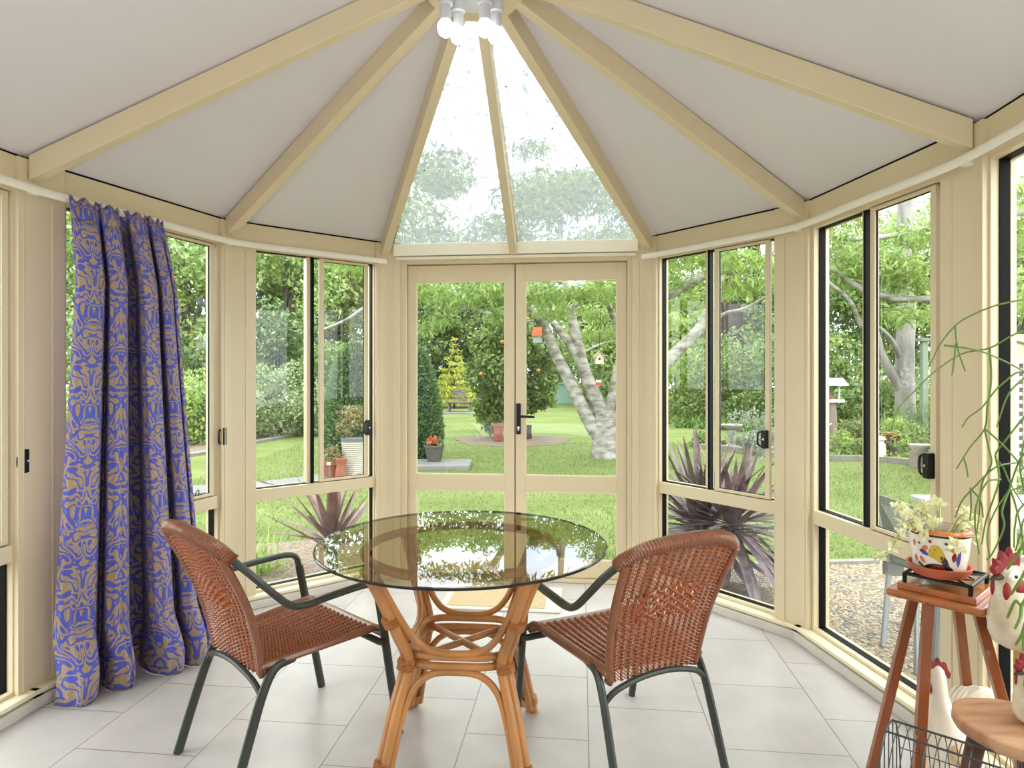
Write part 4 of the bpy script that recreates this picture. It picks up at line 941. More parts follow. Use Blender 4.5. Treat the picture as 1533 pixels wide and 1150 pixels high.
# --- pale multi-stemmed tree
by = 11.5
def bp(u, v, dy=0.0): return P(u, v, by + dy)
c = G(905, 687); t = thing('silver_tree', 'pale-barked tree forking low, its feathery canopy over the lawn', 'tree', (c.x, by, GZ))
mb = MB(); pp = catmull([bp(906, 695), bp(905, 682), bp(905, 665), bp(905, 645), bp(906, 625)], 6); mb.tube(pp, [0.29, 0.27, 0.26, 0.25, 0.245, 0.24, 0.235, 0.23, 0.225, 0.22] + [0.215] * (len(pp) - 10), 14); part('trunk', mb, BIRCH, t, smooth=80)
limbs = [([bp(903, 660), bp(888, 640), bp(872, 610), bp(850, 565), bp(832, 530), bp(815, 490), bp(803, 474, -.3), bp(770, 430, -.8), bp(735, 385, -1.5)], 0.17, 0.05),
         ([bp(905, 640), bp(898, 612), bp(882, 575), bp(872, 545), bp(864, 510), bp(856, 475), bp(853, 455), bp(842, 400, .5), bp(838, 330, .8)], 0.17, 0.05),
         ([bp(872, 548), bp(858, 522), bp(842, 500), bp(826, 480), bp(815, 455, .4), bp(790, 400, 1.0)], 0.11, 0.04),
         ([bp(907, 640), bp(913, 612), bp(919, 580), bp(926, 545), bp(930, 520), bp(918, 475), bp(905, 440, -.5), bp(890, 380, -1)], 0.12, 0.035),
         ([bp(908, 645), bp(935, 615), bp(962, 582), bp(990, 548), bp(1020, 520), bp(1052, 485), bp(1070, 440), bp(1085, 400), bp(1110, 340)], 0.17, 0.06),
         ([bp(1052, 490), bp(1085, 470), bp(1120, 460, -.5), bp(1170, 430, -1)], 0.05, 0.02)]
for pts, r0, r1 in limbs:
    r0 *= 0.85; mb = MB(); pp = catmull(pts, 6); mb.tube(pp, [r0 + (r1 - r0) * i / (len(pp) - 1) for i in range(len(pp))], 10); part('limb', mb, BIRCH, t, smooth=80)
branches = [([bp(985, 448, -2), bp(1020, 432, -2), bp(1060, 410, -2), bp(1100, 403, -2), bp(1135, 400, -2), bp(1152, 380, -2), bp(1180, 330, -2)], 0.085, 0.045), ([bp(735, 470, -2), bp(700, 462, -2), bp(668, 472, -2)], 0.03, 0.012),
            ([bp(785, 438, -2), bp(818, 430, -2), bp(832, 422, -2), bp(836, 408, -2)], 0.03, 0.02), ([bp(850, 460), bp(890, 450, -.5), bp(925, 448, -1)], 0.035, 0.015), ([bp(872, 528), bp(900, 515), bp(922, 510)], 0.028, 0.012),
            ([bp(780, 485, -.5), bp(800, 480), bp(850, 485), bp(880, 482, .2)], 0.02, 0.008), ([bp(1110, 345, -2), bp(1090, 375, -2), bp(1075, 400, -2), bp(1060, 430, -2)], 0.05, 0.03), ([bp(1120, 360, -2), bp(1080, 372, -2), bp(1050, 380, -2)], 0.04, 0.02),
            ([bp(480, 495, -1), bp(520, 478, -1.4), bp(560, 452, -1.6), bp(640, 420, -1.8)], 0.02, 0.035),
            ([bp(1200, 392, -3.5), bp(1245, 402, -3.5), bp(1290, 432, -3.5), bp(1350, 448, -3.5), bp(1420, 446, -3.5)], 0.03, 0.05), ([bp(1225, 352, -3.5), bp(1300, 358, -3.5), bp(1400, 340, -3.5)], 0.025, 0.04),
            ([bp(1218, 405, -3.5), bp(1250, 430, -3.5), bp(1272, 450, -3.5), bp(1290, 490, -3.3)], 0.02, 0.03), ([bp(1480, 325, -4.5), bp(1533, 318, -4.5), bp(1600, 300, -4.5)], 0.03, 0.04)]
for pts, r0, r1 in branches:
    mb = MB(); pp = catmull(pts, 5); mb.tube(pp, [r0 + (r1 - r0) * i / (len(pp) - 1) for i in range(len(pp))], 7); part('branch', mb, BIRCH, t, smooth=80)
# canopy: tiers of drooping fronds
g = random.Random(9); bl = []
def tier(u, v, dy, r): q = bp(u, v, dy); bl.append(((q.x, q.y, q.z), (r, r, r * 0.3)))
for u, v, dy, r in [(640, 432, -2, .55), (690, 448, -2, .6), (735, 432, -2, .6), (660, 478, -1.5, .35), (640, 492, -1.5, .3), (745, 470, -1.5, .35), (800, 440, -2, .6), (850, 440, -1.5, .6), (900, 436, -2, .6), (830, 468, -1, .4), (900, 470, .5, .5), (880, 505, 1, .45), (915, 500, 1.0, .45), (790, 455, .3, .4),
                    (1000, 420, -2, .5), (1020, 450, -1, .5), (1045, 385, -2.5, .5), (1120, 425, -2.5, .5), (1140, 390, -2.5, .5), (1080, 440, -1, .35), (1000, 480, 1, .4), (1240, 350, -3.5, .5), (1290, 380, -3.5, .5), (1350, 470, -3.5, .45), (1330, 400, -3.5, .55), (1380, 350, -3.5, .5), (1250, 420, -3, .35), (1370, 420, -3.5, .4), (1500, 290, -4.5, .5), (1520, 360, -4.5, .5), (1500, 420, -4.5, .4), (1530, 450, -4.5, .4)]: tier(u, v, dy, r)
for k in range(130):
    u = g.uniform(520, 1300); v = g.uniform(60, 405); dy = g.uniform(-4.5, 4.5)
    if v < 215 and 600 < u < 920: continue
    tier(u, v, dy, g.uniform(0.45, 0.75))
v, f = leafcloud(bl, 60000, 0.125, 0.24, 1.0, 0.2, 0.6, 31); nppart('foliage', v, f, LMAT('frond'), t)

# --- tall trunks beyond
def snag(label, pts, r0, r1, m, subs=(), name='gum_tree'):
    t = thing(name, label, 'tree', (pts[0].x, pts[0].y, GZ)); mb = MB(); pp = catmull(pts, 6)
    mb.tube(pp, [r0 + (r1 - r0) * i / (len(pp) - 1) for i in range(len(pp))], 12); part('trunk', mb, m, t, smooth=80)
    for q, a, b in subs:
        mb = MB(); pp = catmull(q, 6); mb.tube(pp, [a + (b - a) * i / (len(pp) - 1) for i in range(len(pp))], 8); part('limb', mb, m, t, smooth=80)
snag('thick white gum trunk with a low fork, seen right of the sash bar', [P(1356, 640, 13), P(1355, 590, 13), P(1355, 520, 13), P(1358, 450, 13), P(1352, 380, 13), P(1360, 250, 13)], 0.19, 0.14, GUM,
     [([P(1350, 585, 13), P(1335, 560, 13), P(1320, 530, 13), P(1312, 500, 13), P(1300, 470, 13)], 0.11, 0.05), ([P(1350, 540, 13), P(1335, 510, 12.8), P(1315, 490, 12.6), P(1290, 480, 12.4)], 0.06, 0.02)])
snag('purple-brown trunk behind the pale limb in the window right of the doors', [P(1090, 640, 23), P(1092, 500, 23), P(1088, 430, 23), P(1082, 330, 23), P(1080, 260, 23)], 0.55, 0.4, BROWNB)
snag('slim brown trunk right of the purple-brown one', [P(1131, 640, 24), P(1131, 480, 24), P(1130, 400, 24), P(1126, 320, 24)], 0.3, 0.22, BROWNB)

# ------------------------------------------------------------------ spiky and grassy plants outside the glass
def spiky(name, label, cat, base, heads, m, seed, group=None):
    t = thing(name, label, cat, base, group); r = random.Random(seed)
    for (hx, hy, hz, n, L, w, lo, hi, droop) in heads:
        mb = MB(); mb.tube([(base[0], base[1], GZ - 0.03), (hx, hy, hz)], [0.05, 0.035], 8); part('stem', mb, BROWNB, t)
        mb = MB()
        for i in range(n):
            a = i * 2.39996; e = math.radians(lo + (hi - lo) * ((i + 0.5) / n))
            e += r.uniform(-.08, .08); l = L * r.uniform(0.75, 1.1)
            mb.blade((hx, hy, hz + r.uniform(-.03, .03)), (math.cos(a) * math.cos(e), math.sin(a) * math.cos(e), math.sin(e)), l, w * r.uniform(.8, 1.15), droop * r.uniform(.4, 1.3) * (1.2 - math.sin(e)), 7, 0.35)
        part('leaf_rosette', mb, m, t, smooth=60)
    return t
CORD = mat('cordyline_leaf', osrgb(122, 92, 100), 0.42, col2=osrgb(186, 156, 158), scale=12)
CORDR = mat('cordyline_red_leaf', osrgb(170, 118, 106), 0.42, col2=osrgb(206, 166, 152), scale=12)
h1 = P(1050, 795, 4.45); h2 = P(1098, 790, 4.2)
spiky('cordyline', 'purple spiky cordyline against the window right of the french doors', 'plant', (h1.x + 0.08, 4.35, GZ), [(h1.x, h1.y, h1.z, 96, 0.74, 0.052, -40, 80, 0.16), (h2.x, h2.y, h2.z, 80, 0.62, 0.05, -45, 75, 0.16)], CORD, 3)
h1 = P(497, 798, 4.55)
spiky('cordyline', 'reddish fan-leaved cordyline seen left of the french doors above the table rim', 'plant', (h1.x, h1.y, GZ), [(h1.x, h1.y, h1.z - 0.1, 34, 0.55, 0.06, 5, 82, 0.07)], CORDR, 5)
def tuft(name, label, cat, c, n, L, w, key, seed, sp=0.08, lo=35, hi=88, droop=0.5, group=None):
    t = thing(name, label, cat, tuple(c), group); r = random.Random(seed); mb = MB()
    for i in range(n):
        a = r.uniform(0, 2 * PI); e = math.radians(r.uniform(lo, hi)); q = Vector(c) + Vector((r.gauss(0, sp), r.gauss(0, sp), 0))
        mb.blade(q, (math.cos(a) * math.cos(e), math.sin(a) * math.cos(e), math.sin(e)), L * r.uniform(.6, 1.1), w, droop * r.uniform(.5, 1.4), 5, 0.2)
    part('blades', mb, LMAT(key), t, smooth=60); return t
q = G(395, 862); tuft('grass_clump', 'bright green grass clump outside the post left of the cordyline', 'grass clump', (q.x - 0.05, q.y, GZ), 150, 0.5, 0.012, 'lime', 2)
q = G(275, 905); tuft('grass_clump', 'arching light grass clump low behind the left armchair and curtain', 'grass clump', (q.x, q.y, GZ), 150, 0.55, 0.012, 'lime', 3)
for k, (u, yy, lab) in enumerate(((1035, 18.2, 'strap-leaved border clump nearest the doors'), (1062, 17.8, 'strap-leaved border clump left of the birdbath'), (1090, 17.4, 'strap-leaved border clump behind the birdbath'), (1120, 17, 'strap-leaved border clump right of the birdbath'), (1146, 16.6, 'strap-leaved border clump behind the window latch right of the doors'))):
    q = P(u, 560, yy); tuft('strap_leaf_clump', lab, 'plant', (q.x, yy, GZ), 110, 0.75, 0.045, 'strap', 10 + k, 0.28, 30, 85, 0.7, 'strap-leaved clumps along the border')
q = P(1328, 560, 12.6); tuft('tall_grass', 'tall tufted grass in front of the white gum trunk', 'grass clump', (q.x, 12.6, GZ), 220, 1.15, 0.016, 'strap', 20, 0.16, 50, 88, 0.35)
# low bedding plants along the stone edging
for k, (u, v, yy, r, h, key, lab) in enumerate(((1128, 650, 12.9, .55, .75, 'grey', 'grey-green bush right of the birdbath'), (1148, 660, 11.9, .45, .5, 'grey', 'low grey bush beside the stone edging behind the sash stile'), (1060, 660, 13.2, .4, .35, 'mid', 'low green plant left of the birdbath'), (1225, 668, 11.2, .4, .4, 'pale', 'pale bedding plant left of the bird table post'),
        (1262, 664, 11.4, .45, .5, 'lime', 'lime bedding plant right of the bird table post'), (1285, 655, 12, .4, .65, 'olive', 'olive flowering plant beside the sash bar'), (1302, 668, 11.3, .4, .45, 'mid', 'green bedding plant behind the sash stile'), (1330, 668, 11.1, .5, .5, 'lime', 'lime bedding plant under the terracotta bowls'),
        (1355, 660, 11.4, .5, .75, 'mid', 'green bush left of the brick pedestal'), (1338, 640, 12.2, .4, .75, 'lime', 'bright green plant behind the terracotta bowls'), (1395, 650, 12.5, .7, 1.0, 'mid', 'green bush behind the brick pedestal'), (1515, 690, 6.0, .6, .55, 'pale', 'pale ferny bush beyond the white table'), (1448, 640, 12, .8, 1.2, 'mid', 'green bush hidden mostly by the right corner post'))):
    bush('bedding_plant', lab, 'plant', u, v, yy, r, r * .8, h, 1800, 0.06, key, 'bedding plants behind the stone edging', 200 + k, 8)

# ------------------------------------------------------------------ garden things
def pot(name, label, c, prof, m, cat='pot'):
    t = thing(name, label, cat, tuple(c)); mb = MB(); mb.lathe([(r, c[2] + z) for r, z in prof], (c[0], c[1], 0), 28); part('pot_body', mb, m, t, smooth=40); return t
def mini(t, c, r, n, s, key, seed, nm='plant'):
    v, f = leafcloud(crown(c, r, 7, (0.4, 0.6), seed), n, s, 0.45, 0, 0.3, 0.7, seed); nppart(nm, v, f, LMAT(key), t)
POTD = mat('dark_glazed_pot', lsrgb(96, 92, 84), 0.5, var=0.1, scale=20); CREAMPOT = mat('cream_ceramic', lsrgb(196, 188, 174), 0.55)
q = G(650, 698); q = Vector((q.x, q.y, GZ + 0.08))
t = pot('flower_pot', 'dark square-shouldered pot of red flowers on the slate slab', q, [(0.0, 0.0), (0.105, 0), (0.16, 0.23), (0.175, 0.24), (0.175, 0.265), (0.15, 0.265), (0.14, 0.22), (0, 0.22)], POTD)
mini(t, (q.x, q.y, q.z + 0.29), (0.16, 0.16, 0.06), 260, 0.06, 'mid', 3)
LM['red'] = leafmat('petal_red', lsrgb(214, 90, 60), lsrgb(240, 150, 120), 0.2); mini(t, (q.x, q.y, q.z + 0.33), (0.17, 0.17, 0.05), 260, 0.05, 'red', 4, 'flowers')
q = G(531, 714)
prof = [(0.0, 0.0), (0.135, 0)] + [(0.135 + 0.05 * k / 36 + (0.009 if k % 2 else 0), 0.01 + 0.5 * k / 36) for k in range(37)] + [(0.195, 0.53), (0.195, 0.56), (0.17, 0.56), (0.16, 0.5), (0, 0.5)]
t = pot('ribbed_planter', 'tall cream ribbed planter holding a reddish shrub', q, prof, CREAMPOT, 'planter')
mb = MB(); mb.lathe([(0.192, q.z + 0.562), (0.196, q.z + 0.53), (0.2, q.z + 0.53), (0.2, q.z + 0.57), (0.16, q.z + 0.57)], (q.x, q.y, 0), 28, caps=False); part('rim', mb, mat('grey_rim', lsrgb(98, 106, 118), 0.5), t)
mini(t, (q.x - 0.03, q.y, q.z + 0.82), (0.24, 0.22, 0.3), 900, 0.06, 'reddish', 6)
q = G(497, 716); prof = [(0, 0), (0.1, 0), (0.11, 0.02), (0.135, 0.2), (0.155, 0.2), (0.155, 0.26), (0.13, 0.26), (0.125, 0.2), (0, 0.2)]
t = pot('terracotta_pot', 'terracotta pot with a white tag and straggly plant, left of the ribbed planter', q, prof, TERRA)
mb = MB(); mb.box((q.x + 0.0, q.y - 0.158, q.z + 0.23), (0.05, 0.006, 0.035)); part('white_tag', mb, WHITEP, t, label='white tag')
mini(t, (q.x - 0.02, q.y, q.z + 0.36), (0.16, 0.14, 0.12), 320, 0.06, 'reddish', 8)
q = G(515, 717); prof = [(0, 0), (0.085, 0), (0.09, 0.02), (0.07, 0.16), (0.06, 0.22), (0.075, 0.27), (0.08, 0.31), (0.06, 0.31), (0.05, 0.27), (0, 0.25)]
t = pot('chimney_pot', 'terracotta waisted pot standing against the ribbed planter', (q.x, q.y - 0.15, q.z), prof, TERRA)
q = P(553, 560, 13.5); t = thing('garden_post', 'pale post with an orange cap beside the left door post', 'post', (q.x, 13.5, GZ)); mb = MB(); mb.box((q.x, 13.5, GZ + 0.42), (0.2, 0.2, 0.84)); part('post', mb, mat('pale_blue_paint', lsrgb(206, 212, 226), 0.6), t, bevel=0.01)
mb = MB(); mb.box((q.x, 13.5, GZ + 0.95), (0.22, 0.22, 0.22)); part('cap', mb, mat('orange_paint', lsrgb(236, 96, 48), 0.5), t, bevel=0.01)
# weathered bench
WOODG = mat('weathered_wood', lsrgb(126, 118, 110), 0.8, var=0.12, scale=10, stretch=(1, 6, 6)); CUSH = mat('cushion_brown', lsrgb(112, 96, 84), 0.8)
q = G(688, 618); t = thing('garden_bench', 'weathered wooden garden seat in front of the yellow conifer', 'bench', tuple(q))
mb = MB(); mb.box((q.x, q.y, GZ + 0.40), (0.95, 0.7, 0.07)); part('seat', mb, CUSH, t, bevel=0.02)
mb = MB()
for k in range(5): mb.box((q.x - 0.04, q.y + 0.3 + 0.04 * k, GZ + 0.5 + 0.09 * k), (0.46, 0.03, 0.06))
for s in (-1, 1): mb.box((q.x - 0.04 + s * 0.22, q.y + 0.38, GZ + 0.67), (0.05, 0.06, 0.46))
part('backrest', mb, WOODG, t)
for sx in (-1, 1):
    for sy in (-1, 1): mb = MB(); mb.box((q.x + sx * 0.4, q.y + sy * 0.28, GZ + 0.19), (0.06, 0.06, 0.38)); part('leg', mb, WOODG, t)
mb = MB(); mb.box((q.x - 0.5, q.y, GZ + 0.5), (0.06, 0.6, 0.05)); part('armrest', mb, WOODG, t)
mb = MB(); mb.box((q.x + 0.2, q.y - 0.1, GZ + 0.01), (2.4, 1.6, 0.06)); part('bench_paving', mb, SLATE, None, kind='structure')
# green garden shed
q = G(844, 604); t = thing('garden_shed', 'low pale green panelled shed at the far end of the lawn', 'shed', tuple(q)); GRN = mat('shed_green', lsrgb(172, 206, 190), 0.6, var=0.05, scale=3, stretch=(8, 8, 0.3))
mb = MB(); mb.box((q.x, q.y + 0.5, GZ + 0.5), (0.86, 1.0, 1.0))
for k in range(6): mb.box((q.x - 0.4 + 0.16 * k, q.y - 0.01, GZ + 0.5), (0.03, 0.03, 0.98))
part('wall', mb, GRN, t); mb = MB(); mb.box((q.x, q.y + 0.5, GZ + 1.02), (0.98, 1.15, 0.05)); part('roof', mb, GRN, t)
# bird houses
def birdhouse(label, c, w, h, wm, rm, hang, floor=False):
    t = thing('birdhouse', label, 'birdhouse', (c.x, c.y, c.z)); mb = MB(); d = w * 0.85
    o_ = [(c.x - w / 2, c.y - d / 2, c.z), (c.x + w / 2, c.y - d / 2, c.z), (c.x + w / 2, c.y - d / 2, c.z + h * 0.55), (c.x, c.y - d / 2, c.z + h), (c.x - w / 2, c.y - d / 2, c.z + h * 0.55)]
    mb.poly3(o_, (0, d, 0)); part('body', mb, wm, t)
    for s in (-1, 1):
        mb = MB(); a = Vector((c.x, c.y - d * 0.65, c.z + h * 1.04)); b = Vector((c.x + s * w * 0.68, c.y - d * 0.65, c.z + h * 0.45)); mb.poly3([a, b, b + Vector((0, 0, 0.018)), a + Vector((0, 0, 0.018))], (0, d * 1.3, 0)); part('roof', mb, rm, t)
    mb = MB(); mb.lathe([(0, 0), (w * 0.13, 0), (w * 0.13, 0.004), (0, 0.004)], (c.x, c.y - d / 2 - 0.002, c.z + h * 0.42), 14, R=Matrix.Rotation(PI / 2, 3, 'X')); part('entrance_hole', mb, BLACK, t)
    mb = MB(); mb.tube([(c.x, c.y, c.z + h), hang], 0.004, 5); part('cord', mb, BLACKM, t)
    if floor: mb = MB(); mb.box((c.x, c.y - 0.03, c.z), (w * 1.3, d * 1.3, 0.015)); part('landing_board', mb, wm, t)
    return t
p_ = bp(805, 513, -0.35); birdhouse('grey birdhouse with orange-red roof hanging on the left limb', p_, 0.15, 0.24, mat('grey_board', lsrgb(176, 174, 166), 0.7), mat('red_roof', lsrgb(216, 104, 62), 0.7), bp(803, 474, -.3), True).rotation_euler = (0, 0, 1.25)
p_ = bp(897, 545, -0.6); birdhouse('white birdhouse with small dark hole hanging under the canopy', p_, 0.14, 0.2, mat('white_board', lsrgb(228, 218, 198), 0.7), mat('straw_roof', lsrgb(206, 190, 160), 0.8), bp(900, 450, -0.8))
p_ = bp(896, 577, -0.6); t = thing('bird_feeder', 'small red and white feeder hanging below the white birdhouse', 'bird feeder', tuple(p_)); mb = MB(); mb.box((p_.x, p_.y, p_.z + 0.02), (0.09, 0.07, 0.05)); part('tray', mb, mat('feeder_red', lsrgb(222, 60, 84), 0.5), t, bevel=0.005)
mb = MB(); mb.box((p_.x, p_.y, p_.z + 0.07), (0.085, 0.065, 0.03)); part('lid', mb, WHITEP, t); mb = MB(); mb.tube([(p_.x, p_.y, p_.z + 0.08), (p_.x, p_.y + .02, p_.z + 0.36)], 0.003, 5); part('cord', mb, BLACKM, t)
# bird bath
q = P(1096, 560, 12.9); z0 = GZ; CONC = mat('cast_stone', lsrgb(186, 182, 172), 0.85, var=0.1, scale=14, bump=0.3)
t = thing('birdbath', 'grey stone birdbath on a fluted pedestal beyond the window right of the doors', 'birdbath', (q.x, 12.9, GZ))
mb = MB(); mb.lathe([(0.0, z0), (0.15, z0), (0.14, z0 + 0.06), (0.085, z0 + 0.1), (0.07, z0 + 0.2), (0.1, z0 + 0.3), (0.07, z0 + 0.38), (0, z0 + 0.38)], (q.x, 12.9, 0), 24); part('pedestal', mb, CONC, t)
mb = MB(); mb.lathe([(0, z0 + 0.38), (0.09, z0 + 0.38), (0.19, z0 + 0.44), (0.215, z0 + 0.48), (0.2, z0 + 0.49), (0.12, z0 + 0.45), (0, z0 + 0.44)], (q.x, 12.9, 0), 28); part('bowl', mb, CONC, t)
# bird table
q = P(1243, 560, 11.8); y = 11.8; z = lambda v: CAMH - (v - 560) * y / F; k = y / F
WB = mat('bird_table_white', lsrgb(226, 232, 236), 0.6); t = thing('bird_table', 'white roofed bird table on a thick grey post', 'bird table', (q.x, y, GZ))
mb = MB(); mb.tube([(q.x + 0.02, y, GZ), (q.x + 0.03, y, 0.4), (q.x, y, z(602))], [0.1, 0.092, 0.095], 12); part('post', mb, mat('old_post', lsrgb(150, 134, 122), 0.85, var=0.15, scale=12, stretch=(1, 1, .2)), t)
mb = MB(); mb.box((q.x, y, z(600)), (30 * k, 0.32, 0.05)); part('tray', mb, WB, t)
for s in (-1, 1): mb = MB(); mb.box((q.x + s * 13 * k, y, z(586)), (0.025, 0.03, 22 * k)); part('upright', mb, WB, t)
mb = MB(); mb.hexa([(q.x - 19 * k, y - .22, z(577)), (q.x + 19 * k, y - .22, z(577)), (q.x + 19 * k, y + .22, z(577)), (q.x - 19 * k, y + .22, z(577)), (q.x - 18 * k, y - .03, z(566)), (q.x + 18 * k, y - .03, z(566)), (q.x + 18 * k, y + .03, z(566)), (q.x - 18 * k, y + .03, z(566))]); part('roof', mb, WB, t)
mb = MB(); mb.lathe([(0, z(598)), (0.06, z(598)), (0.085, z(592)), (0.07, z(592)), (0, z(596))], (q.x - 0.03, y, 0), 16); tag(part('seed_bowl', mb, TERRA, None), 'terracotta seed bowl on the tray of the bird table', 'bowl')
# driftwood
q = P(1226, 638, 11); t = MB(); DRIFT = mat('driftwood', lsrgb(226, 220, 214), 0.8, bump=0.3)
for pts, r0, r1 in (([P(1207, 644, 11), P(1222, 638, 11), P(1233, 640, 11), P(1245, 634, 11)], .03, .012), ([P(1226, 639, 11), P(1229, 632, 11), P(1236, 629, 11)], .025, .01), ([P(1206, 662, 10.9), P(1225, 660, 10.9), P(1242, 659, 10.9)], .025, .012), ([P(1212, 642, 11), P(1213, 655, 11), P(1208, 663, 10.9), P(1210, 690, 10.9)], .02, .012)):
    pp = catmull(pts, 4); t.tube(pp, [r0 + (r1 - r0) * i / (len(pp) - 1) for i in range(len(pp))], 7)
tag(part('driftwood', t, DRIFT, None), 'bleached branching driftwood left of the bird table post', 'driftwood')
for k, (u, v, r, lab) in enumerate(((1328, 651, .11, 'terracotta bowl nearest the sash stile among the plants'), (1341, 652, .09, 'smaller terracotta bowl right of the other one among the plants'))):
    q = P(u, v, 11.2); pot('terracotta_bowl', lab, (q.x, q.y, q.z - 0.1), [(0, 0), (r * .7, 0), (r, 0.1), (r + .015, 0.1), (r + .015, 0.135), (r * .9, 0.135), (0, 0.08)], TERRA, 'bowl')
    mb = MB(); mb.tube([(q.x, q.y, GZ), (q.x, q.y, q.z - 0.1)], 0.08, 10); tag(part('block', mb, STONE, None), ('stone block under the terracotta bowl nearest the sash', 'stone block under the smaller terracotta bowl')[k], 'block')
q = P(1317, 657, 10.9); mb = MB(); mb.ell((q.x, q.y, q.z - 0.0), (0.09, 0.09, 0.05), 10, 7); mb.ell((q.x, q.y, (q.z + GZ) / 2 - 0.02), (0.1, 0.09, (q.z - GZ) / 2 + 0.02), 10, 7); tag(part('white_rock', mb, WHITEP, None), 'pale rock left of the terracotta bowls', 'rock')
q = G(1377, 701); t = thing('pedestal', 'stone-capped brick pedestal at the end of the garden bed', 'pedestal', tuple(q)); mb = MB(); mb.box((q.x, q.y, GZ + 0.13), (0.22, 0.22, 0.26)); part('brick_base', mb, mat('old_brick', lsrgb(160, 140, 130), 0.85, var=0.15, scale=20), t)
mb = MB(); mb.lathe([(0, GZ + 0.26), (0.11, GZ + 0.26), (0.13, GZ + 0.31), (0.16, GZ + 0.35), (0.16, GZ + 0.38), (0, GZ + 0.36)], (q.x, q.y, 0), 20); part('cap', mb, CONC, t)
# pergola post and lattice wall on the right
q = P(1383, 560, 12.5); t = thing('garden_post', 'tall green-grey post with flat cap beside the white gum trunk', 'post', (q.x, 12.5, GZ)); mb = MB(); mb.box((q.x, 12.5, 0.9), (0.1, 0.1, 2.14)); part('post', mb, mat('post_green', lsrgb(132, 146, 122), 0.7), t); mb = MB(); mb.box((q.x, 12.5, 2.0), (0.22, 0.2, 0.06)); part('cap', mb, mat('cap_green', lsrgb(120, 134, 116), 0.7), t)
LX = 7.1; t = thing('lattice_screen', 'beige arched panel over grey lattice, seen through the rightmost window', 'garden screen', (LX, 8.0, GZ)); BEI = mat('rendered_beige', lsrgb(216, 198, 160), 0.8)
mb = MB(); mb.box((LX, 8.05, 1.66), (2.6, 0.06, 0.34)); part('top_panel', mb, BEI, t)
mb = MB()
for k in range(3):
    cx_ = LX - 0.86 + 0.72 * k; mb.tube([(cx_ + 0.33 * math.cos(a), 8.0, 1.5 + 0.25 * math.sin(a)) for a in [PI * j / 16 for j in range(17)]], 0.018, 6)
part('arch', mb, mat('arch_grey', lsrgb(150, 150, 148), 0.7), t)
mb = MB(); LAT = mat('lattice_grey', lsrgb(188, 188, 190), 0.7)
for k in range(27): mb.box((LX - 1.3 + 0.1 * k, 8.0, 0.66), (0.045, 0.012, 1.64))
for k in range(17): mb.box((LX, 8.012, -0.12 + 0.1 * k), (2.6, 0.012, 0.045))
part('lattice', mb, LAT, t, smooth=0); mb = MB(); mb.box((LX, 8.1, 0.66), (2.6, 0.03, 1.64)); part('backing', mb, mat('tan_boards', lsrgb(196, 170, 136), 0.8), t)
for s in (-1, 1): mb = MB(); mb.box((LX + s * 1.3, 8.02, 0.82), (0.08, 0.08, 1.98)); part('post', mb, LAT, t)
q = P(1499, 595, 7.5); t = thing('hanging_basket', 'teal basket of yellow flowers hung on the lattice', 'basket', tuple(q)); mb = MB(); mb.lathe([(0, q.z - 0.12), (0.06, q.z - 0.12), (0.085, q.z), (0.07, q.z), (0, q.z - 0.03)], (q.x, q.y, 0), 16); part('basket_body', mb, mat('teal_plastic', lsrgb(96, 150, 140), 0.5), t)
LM['gold'] = leafmat('petal_yellow', lsrgb(236, 170, 40), lsrgb(250, 214, 90), 0.2); mini(t, (q.x, q.y, q.z + 0.09), (0.09, 0.09, 0.07), 200, 0.05, 'gold', 2, 'flowers'); mini(t, (q.x, q.y - .05, q.z - 0.1), (0.08, 0.06, 0.16), 150, 0.06, 'lime', 5, 'foliage')
mb = MB(); mb.tube([(q.x, q.y, q.z), (q.x, 7.98, q.z + 0.3)], 0.004, 5); part('hanger', mb, BLACKM, t)
# white table outside, sling chair outside
t = thing('garden_table', 'pale outdoor table close outside the rightmost window', 'table', (2.6, 2.75, GZ)); WT = mat('pale_table', lsrgb(216, 218, 228), 0.4)
mb = MB(); mb.box((2.6, 2.75, 0.725), (1.3, 0.78, 0.03)); part('tabletop', mb, WT, t, bevel=0.008)
ALU = mat('grey_aluminium', lsrgb(150, 154, 156), 0.4, metal=0.4); SLING = mat('grey_sling', lsrgb(112, 120, 108), 0.7, var=0.06, scale=60)
for sx in (-1, 1):
    for sy in (-1, 1): mb = MB(); mb.tube([(2.6 + sx * .58, 2.75 + sy * .32, GZ + 0.03), (2.6 + sx * .55, 2.75 + sy * .3, 0.71)], 0.02, 8); part('leg', mb, ALU, t)
t = thing('garden_chair', 'grey sling garden chair on the gravel outside the right window', 'chair', (2.32, 3.6, GZ))
A_, B_, C_, D_ = P(1308, 738, 3.72), P(1384, 764, 3.45), P(1372, 856, 3.32), P(1332, 842, 3.55)
mb = MB(); mb.poly3([A_, B_, C_, D_], (0.012, 0.012, 0)); part('backrest', mb, SLING, t, smooth=0)
mb = MB(); mb.poly3([D_, C_, C_ + Vector((0.45, 0.2, 0.03)), D_ + Vector((0.42, 0.28, 0.03))], (0, 0, 0.014)); part('seat', mb, SLING, t, smooth=0)
for a, b in ((D_, G(1322, 968, GZ + 0.03)), (C_, G(1372, 1010, GZ + 0.03)), (D_ + Vector((0.42, 0.28, 0.03)), None), (C_ + Vector((0.45, 0.2, 0.03)), None)):
    b = b or Vector((a.x + 0.06, a.y, GZ + 0.03)); mb = MB(); mb.tube([a, b], 0.017, 8, ell=(1, 0.7)); part('leg', mb, ALU, t)
for a, b in ((A_, D_), (B_, C_)): mb = MB(); mb.tube([a, b], 0.012, 8); part('back_rail', mb, ALU, t)
mb = MB(); mb.box((D_.x + 0.02, D_.y, D_.z - 0.03), (0.09, 0.05, 0.08)); part('bracket', mb, ALU, t)

